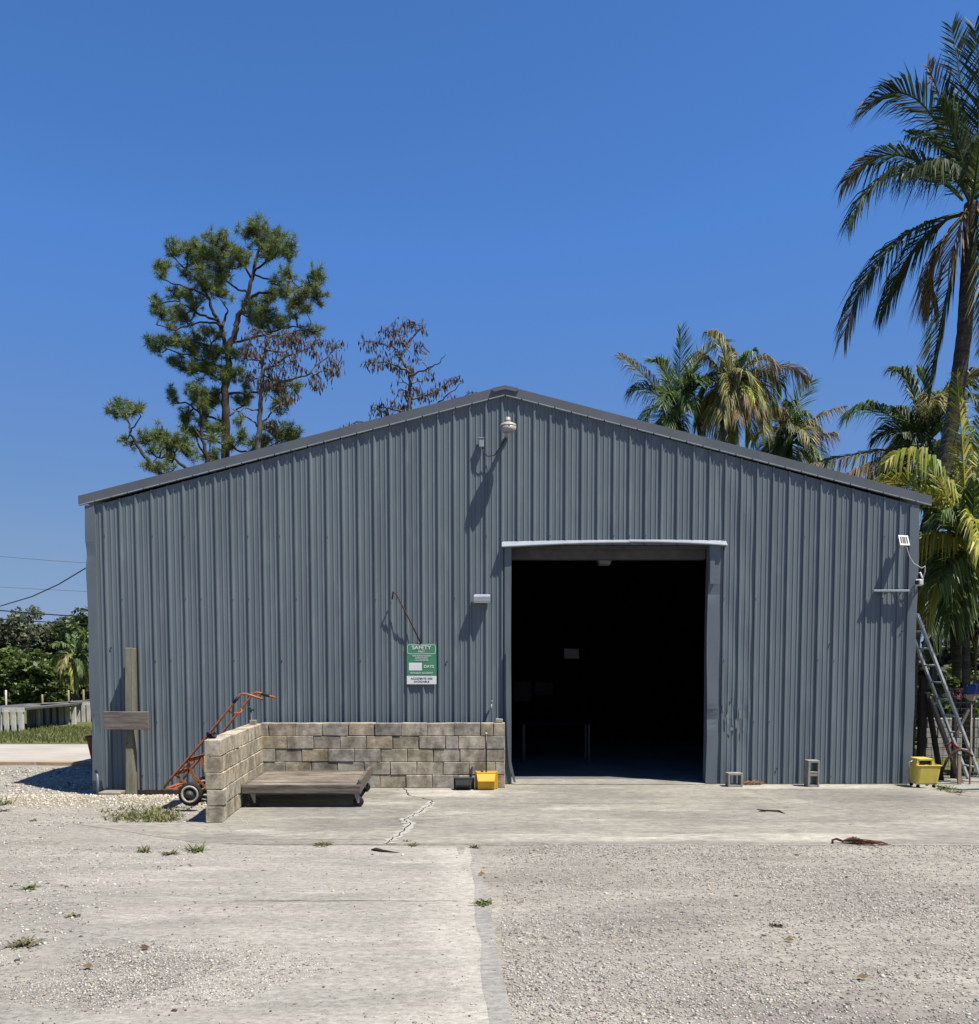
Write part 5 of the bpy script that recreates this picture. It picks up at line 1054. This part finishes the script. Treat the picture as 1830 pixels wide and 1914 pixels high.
A0, A1 = at(1714, 1147, 14.5), at(1838, 1466, 14.5); B0, B1 = A0 + Vector((-.02, .40, .0)), A1 + Vector((-.02, .40, 0))
for a, b in ((A0, A1), (B0, B1)):
    m = MB(); m.bar(a, b, .03, .075, up=(0, 1, 0)); m.build('rail', alu, ld_)
m = MB()
for i in range(1, 10): m.tube([A0.lerp(A1, i / 10), B0.lerp(B1, i / 10)], .015, 8)
m.build('rung', alu, ld_)
one('plank', dark_wood, lambda m: m.bar(at(1732, 1295, 14.75), at(1760, 1462, 14.75), .05, .11, up=(0, 1, 0)), 'dark plank leaning steeply on the fence behind the mop bucket', 'plank', 'planks leaning on the side fence')
one('plank', wood_bar, lambda m: m.bar(at(1738, 1302, 14.7), at(1800, 1474, 14.4), .045, .10, up=(0, 1, 0)), 'grey plank slanting across the foot of the ladder', 'plank', 'planks leaning on the side fence')
one('plank', wood_bar, lambda m: m.bar(at(1810, 1326, 14.6), at(1784, 1378, 14.6), .04, .06, up=(0, 1, 0)), 'short grey stick propped against the fence under the pink plant', 'plank', 'planks leaning on the side fence')
br_ = thing('push_broom', 'upturned push broom with blue bristles leaning on the side fence', 'broom', at(1817, 1470, 14.3))
a = at(1817, 1289, 14.35)
m = MB(); m.box(a, (.24, .09, .17), Matrix.Rotation(-.08, 3, 'Y'), bev=.02); m.build('bristles', blue_m, br_)
m = MB(); b = at(1816, 1303, 14.35); m.prism([b + Vector((-.11, -.035, .05)), b + Vector((.11, -.035, .05)), b + Vector((.10, -.035, -.0)), b + Vector((.02, -.035, -.06)), b + Vector((-.02, -.035, -.06)), b + Vector((-.10, -.035, 0))], (0, .07, 0)); m.build('broom_head', tan_wood, br_)
m = MB(); m.tube([b + Vector((0, 0, -.03)), at(1814, 1400, 14.3), at(1812, 1478, 14.2)], .013, 8); m.build('handle', tan_wood, br_)
hp = thing('hooped_stake', 'curved iron hoop on a pale wooden stake beside the mop bucket', 'tool', at(1793, 1474, 14.2))
m = MB(); m.bar(at(1793, 1476, 14.2), at(1793, 1410, 14.2), .05, .035, up=(0, 1, 0)); m.build('stake', tan_wood, hp)
m = MB(); m.tube([at(1762, 1440, 14.18) + Vector((0, 0, 0)), at(1770, 1420, 14.18), at(1782, 1406, 14.18), at(1795, 1401, 14.18), at(1808, 1405, 14.18), at(1818, 1414, 14.18)], .022, 8); m.build('hoop', rust, hp)
one('gardening_tool', red_m, lambda m: m.tube([at(1766, 1395, 14.4), at(1778, 1388, 14.4), at(1796, 1402, 14.35)], .02, 8), 'small red tool handle lying against the foot of the ladder', 'tool')
one('garden_hose', hose_m, lambda m: m.tube([gnd(1752, 1469), gnd(1775, 1474), gnd(1800, 1476), gnd(1850, 1474), gnd(1900, 1480)], .014, 6), 'teal garden hose on the ground right of the mop bucket', 'hose')

# ------------------------------------------------------------------ litter and weeds
def weed(px, py, r, n, pal, label, z=0.0, name='weed_tuft', h=1.0):
    c = gnd(px, py, z); m = MB(); m.open = True
    for _ in range(n):
        an = rnd.uniform(0, 6.28); el = rnd.uniform(.15, 1.1); d = Vector((math.cos(an) * math.cos(el), math.sin(an) * math.cos(el), math.sin(el) * h)); L_ = r * (.5 + .7 * rnd.random())
        e = Vector((-math.sin(an), math.cos(an), 0)) * (.006 + .004 * rnd.random()); o = Vector((rnd.gauss(0, .25), rnd.gauss(0, .25), 0)) * r
        c_ = rnd.choice(pal); b0_ = c + o
        m.add([b0_ - e, b0_ + e, b0_ + d * L_ * .6 + e * .7, b0_ + d * L_ * .6 - e * .7, b0_ + d * L_ + Vector((0, 0, -.15 * L_))], [(0, 1, 2, 3), (3, 2, 4)], c_)
    return tag(m.build(name, leaf_m), label, 'weed', 'weed tufts in the yard')
WG = [(.10, .13, .03), (.14, .16, .04), (.07, .10, .025)]
WD = [(.16, .14, .06), (.10, .10, .04), (.20, .17, .10)]
weed(270, 1592, .10, 34, WG + WD, 'leftmost green tuft of three in front of the block wall'); weed(320, 1596, .12, 46, WD, 'flat yellowish tuft, middle of three in front of the block wall', h=.5); weed(368, 1590, .15, 46, WG, 'bright green tuft, rightmost of three in front of the block wall')
weed(602, 1579, .13, 36, WD, 'low tuft growing in the apron joint below the cart', h=.5); weed(905, 1690, .12, 36, WG, 'small tuft on the driveway edge in the foreground', h=.5); weed(885, 1584, .09, 26, WD, 'tiny tuft where driveway edge meets the apron', h=.6)
weed(52, 1660, .10, 30, WG, 'small green tuft near the left edge of the yard', h=.5); weed(45, 1764, .13, 44, WD, 'brown withered tuft near the lower left corner', h=.5); weed(770, 1580, .10, 24, WD, 'tiny tuft in the apron joint near the crack', h=.4); weed(760, 1573, .05, 14, WG, 'little green sprout beside the apron crack', h=.6)
weed(140, 1712, .08, 20, WD, 'thin withered tuft on the left yard', h=.4); weed(5, 1505, .22, 40, WG, 'taller tuft cut by the left edge of the photo', z=-.05); weed(60, 1535, .10, 30, WD, 'dry tuft on the left gravel', z=-.03, h=.5); weed(1765, 1476, .22, 60, WG, 'green tuft behind the mop bucket by the hose', h=.6); weed(1790, 1482, .18, 40, WD, 'dry tuft at the corner of the apron near the hose', h=.5)
m = MB(); m.open = True
for _ in range(900):
    px = rnd.triangular(185, 350, 290); py = rnd.triangular(1503, 1537, 1524)
    c = gnd(px, py, -.10); c.z = gz(c.x, c.y); an = rnd.uniform(0, 6.28); L_ = .03 + .06 * rnd.random(); e = Vector((-math.sin(an), math.cos(an), 0)) * .012; d = Vector((math.cos(an), math.sin(an), rnd.uniform(.2, 1.2))) * L_
    m.add([c - e, c + e, c + d], [(0, 1, 2)], rnd.choice(WG + WD))
g = tag(m.build('ground_cover', leaf_m), 'straggly green ground cover on the gravel left of the block wall', 'weeds'); g['kind'] = 'stuff'
def litter(m, c, r, n, pal, L0=.12):
    for _ in range(n):
        p = c + Vector((rnd.gauss(0, r), rnd.gauss(0, r * .5), rnd.uniform(0, .05))); an = rnd.gauss(0, .9); d = Vector((math.cos(an), math.sin(an), rnd.gauss(0, .25))) * L0 * rnd.uniform(.5, 1.3); e = Vector((-d.y, d.x, .01)).normalized() * .012
        p.z = max(p.z, .012); m.add([p - e, p + d * .5 + Vector((0, 0, .015)) + e, p + d, p + d * .5 - e], [(0, 1, 2, 3)], rnd.choice(pal))
m = MB(); m.open = True; litter(m, gnd(1398, 1467), .09, 70, [(.17, .085, .045), (.12, .065, .035), (.22, .14, .08)]); tag(m.build('leaf_litter', dry_m), 'small heap of orange brown dead leaves beside the square hollow block', 'leaves')
pf = gnd(1605, 1577)
m = MB(); m.open = True
m.tube([pf + Vector((-.27, 0, .0)), pf + Vector((-.265, .02, .035)), pf + Vector((-.22, .03, .045)), pf + Vector((-.15, .02, .02))], .012, 6, True, (.06, .03, .02))
for _ in range(70):
    y = rnd.gauss(0, .05); x1 = rnd.uniform(-.05, .30); h = rnd.uniform(.005, .05) * (1 - abs(x1) * 1.5)
    m.tube([pf + Vector((-.18, .02, .02)), pf + Vector((-.02 + rnd.gauss(0, .03), y * .8, h + .02)), pf + Vector((x1, y * 1.6, .006))], .003, 3, False, rnd.choice([(.10, .035, .02), (.14, .05, .03), (.06, .025, .018)]))
tag(m.build('palm_flower_stalk', dry_m), 'dry reddish brown palm flower stalk lying on the apron edge', 'palm debris')
one('stick', dark_wood, lambda m: (m.tube([gnd(1415, 1513), gnd(1432, 1518) + Vector((0, 0, .02)), gnd(1456, 1518) + Vector((0, 0, .015)), gnd(1467, 1521)], [.006, .011, .013, .006], 6), m.tube([gnd(1418, 1517), gnd(1440, 1518) + Vector((0, 0, .02))], .006, 5)), 'dark crooked stick lying on the apron in front of the doorway', 'stick')
one('stick', dark_wood, lambda m: m.tube([gnd(695, 1589), gnd(702, 1590) + Vector((0, 0, .012)), gnd(715, 1592) + Vector((0, 0, .01)), gnd(745, 1594)], [.012, .02, .014, .004], 6), 'dark scrap of bark on the driveway just below the apron joint', 'stick')
m = MB(); m.open = True; c = gnd(1455, 1730, -.012); leaves(m, c, (.05, .03, .010), 14, .03, [(.04, .03, .025), (.06, .045, .035)]); tag(m.build('dead_leaf', dry_m), 'dark curled dead leaf on the gravel in the right foreground', 'leaf', 'dead leaves on the yard')
for px, py, lab in ((1475, 1760, 'tan curled leaf on the gravel right of the dark leaf'), (165, 1810, 'rust brown leaf near the lower left corner'), (270, 1775, 'long brown leaf on the loose gravel patch'), (900, 1636, 'brown leaf on the gravel beside the grey band'), (1612, 1830, 'tan leaf near the lower right of the gravel')):
    m = MB(); m.open = True; c = gnd(px, py, -.015 if px > 900 else 0); an = rnd.uniform(-.6, .6); d = Vector((math.cos(an), math.sin(an), 0)) * .034; e = Vector((-d.y, d.x, 0)) * .45
    up = Vector((0, 0, .018)); m.add([c - d + up * .8, c + e + up * 1.8, c + d + up * .8, c - e + up * .4, c + up * .5], [(0, 1, 4), (1, 2, 4), (2, 3, 4), (3, 0, 4)], rnd.choice([(.17, .12, .065), (.12, .065, .035)]))
    tag(m.build('dead_leaf', dry_m), lab, 'leaf', 'dead leaves on the yard')
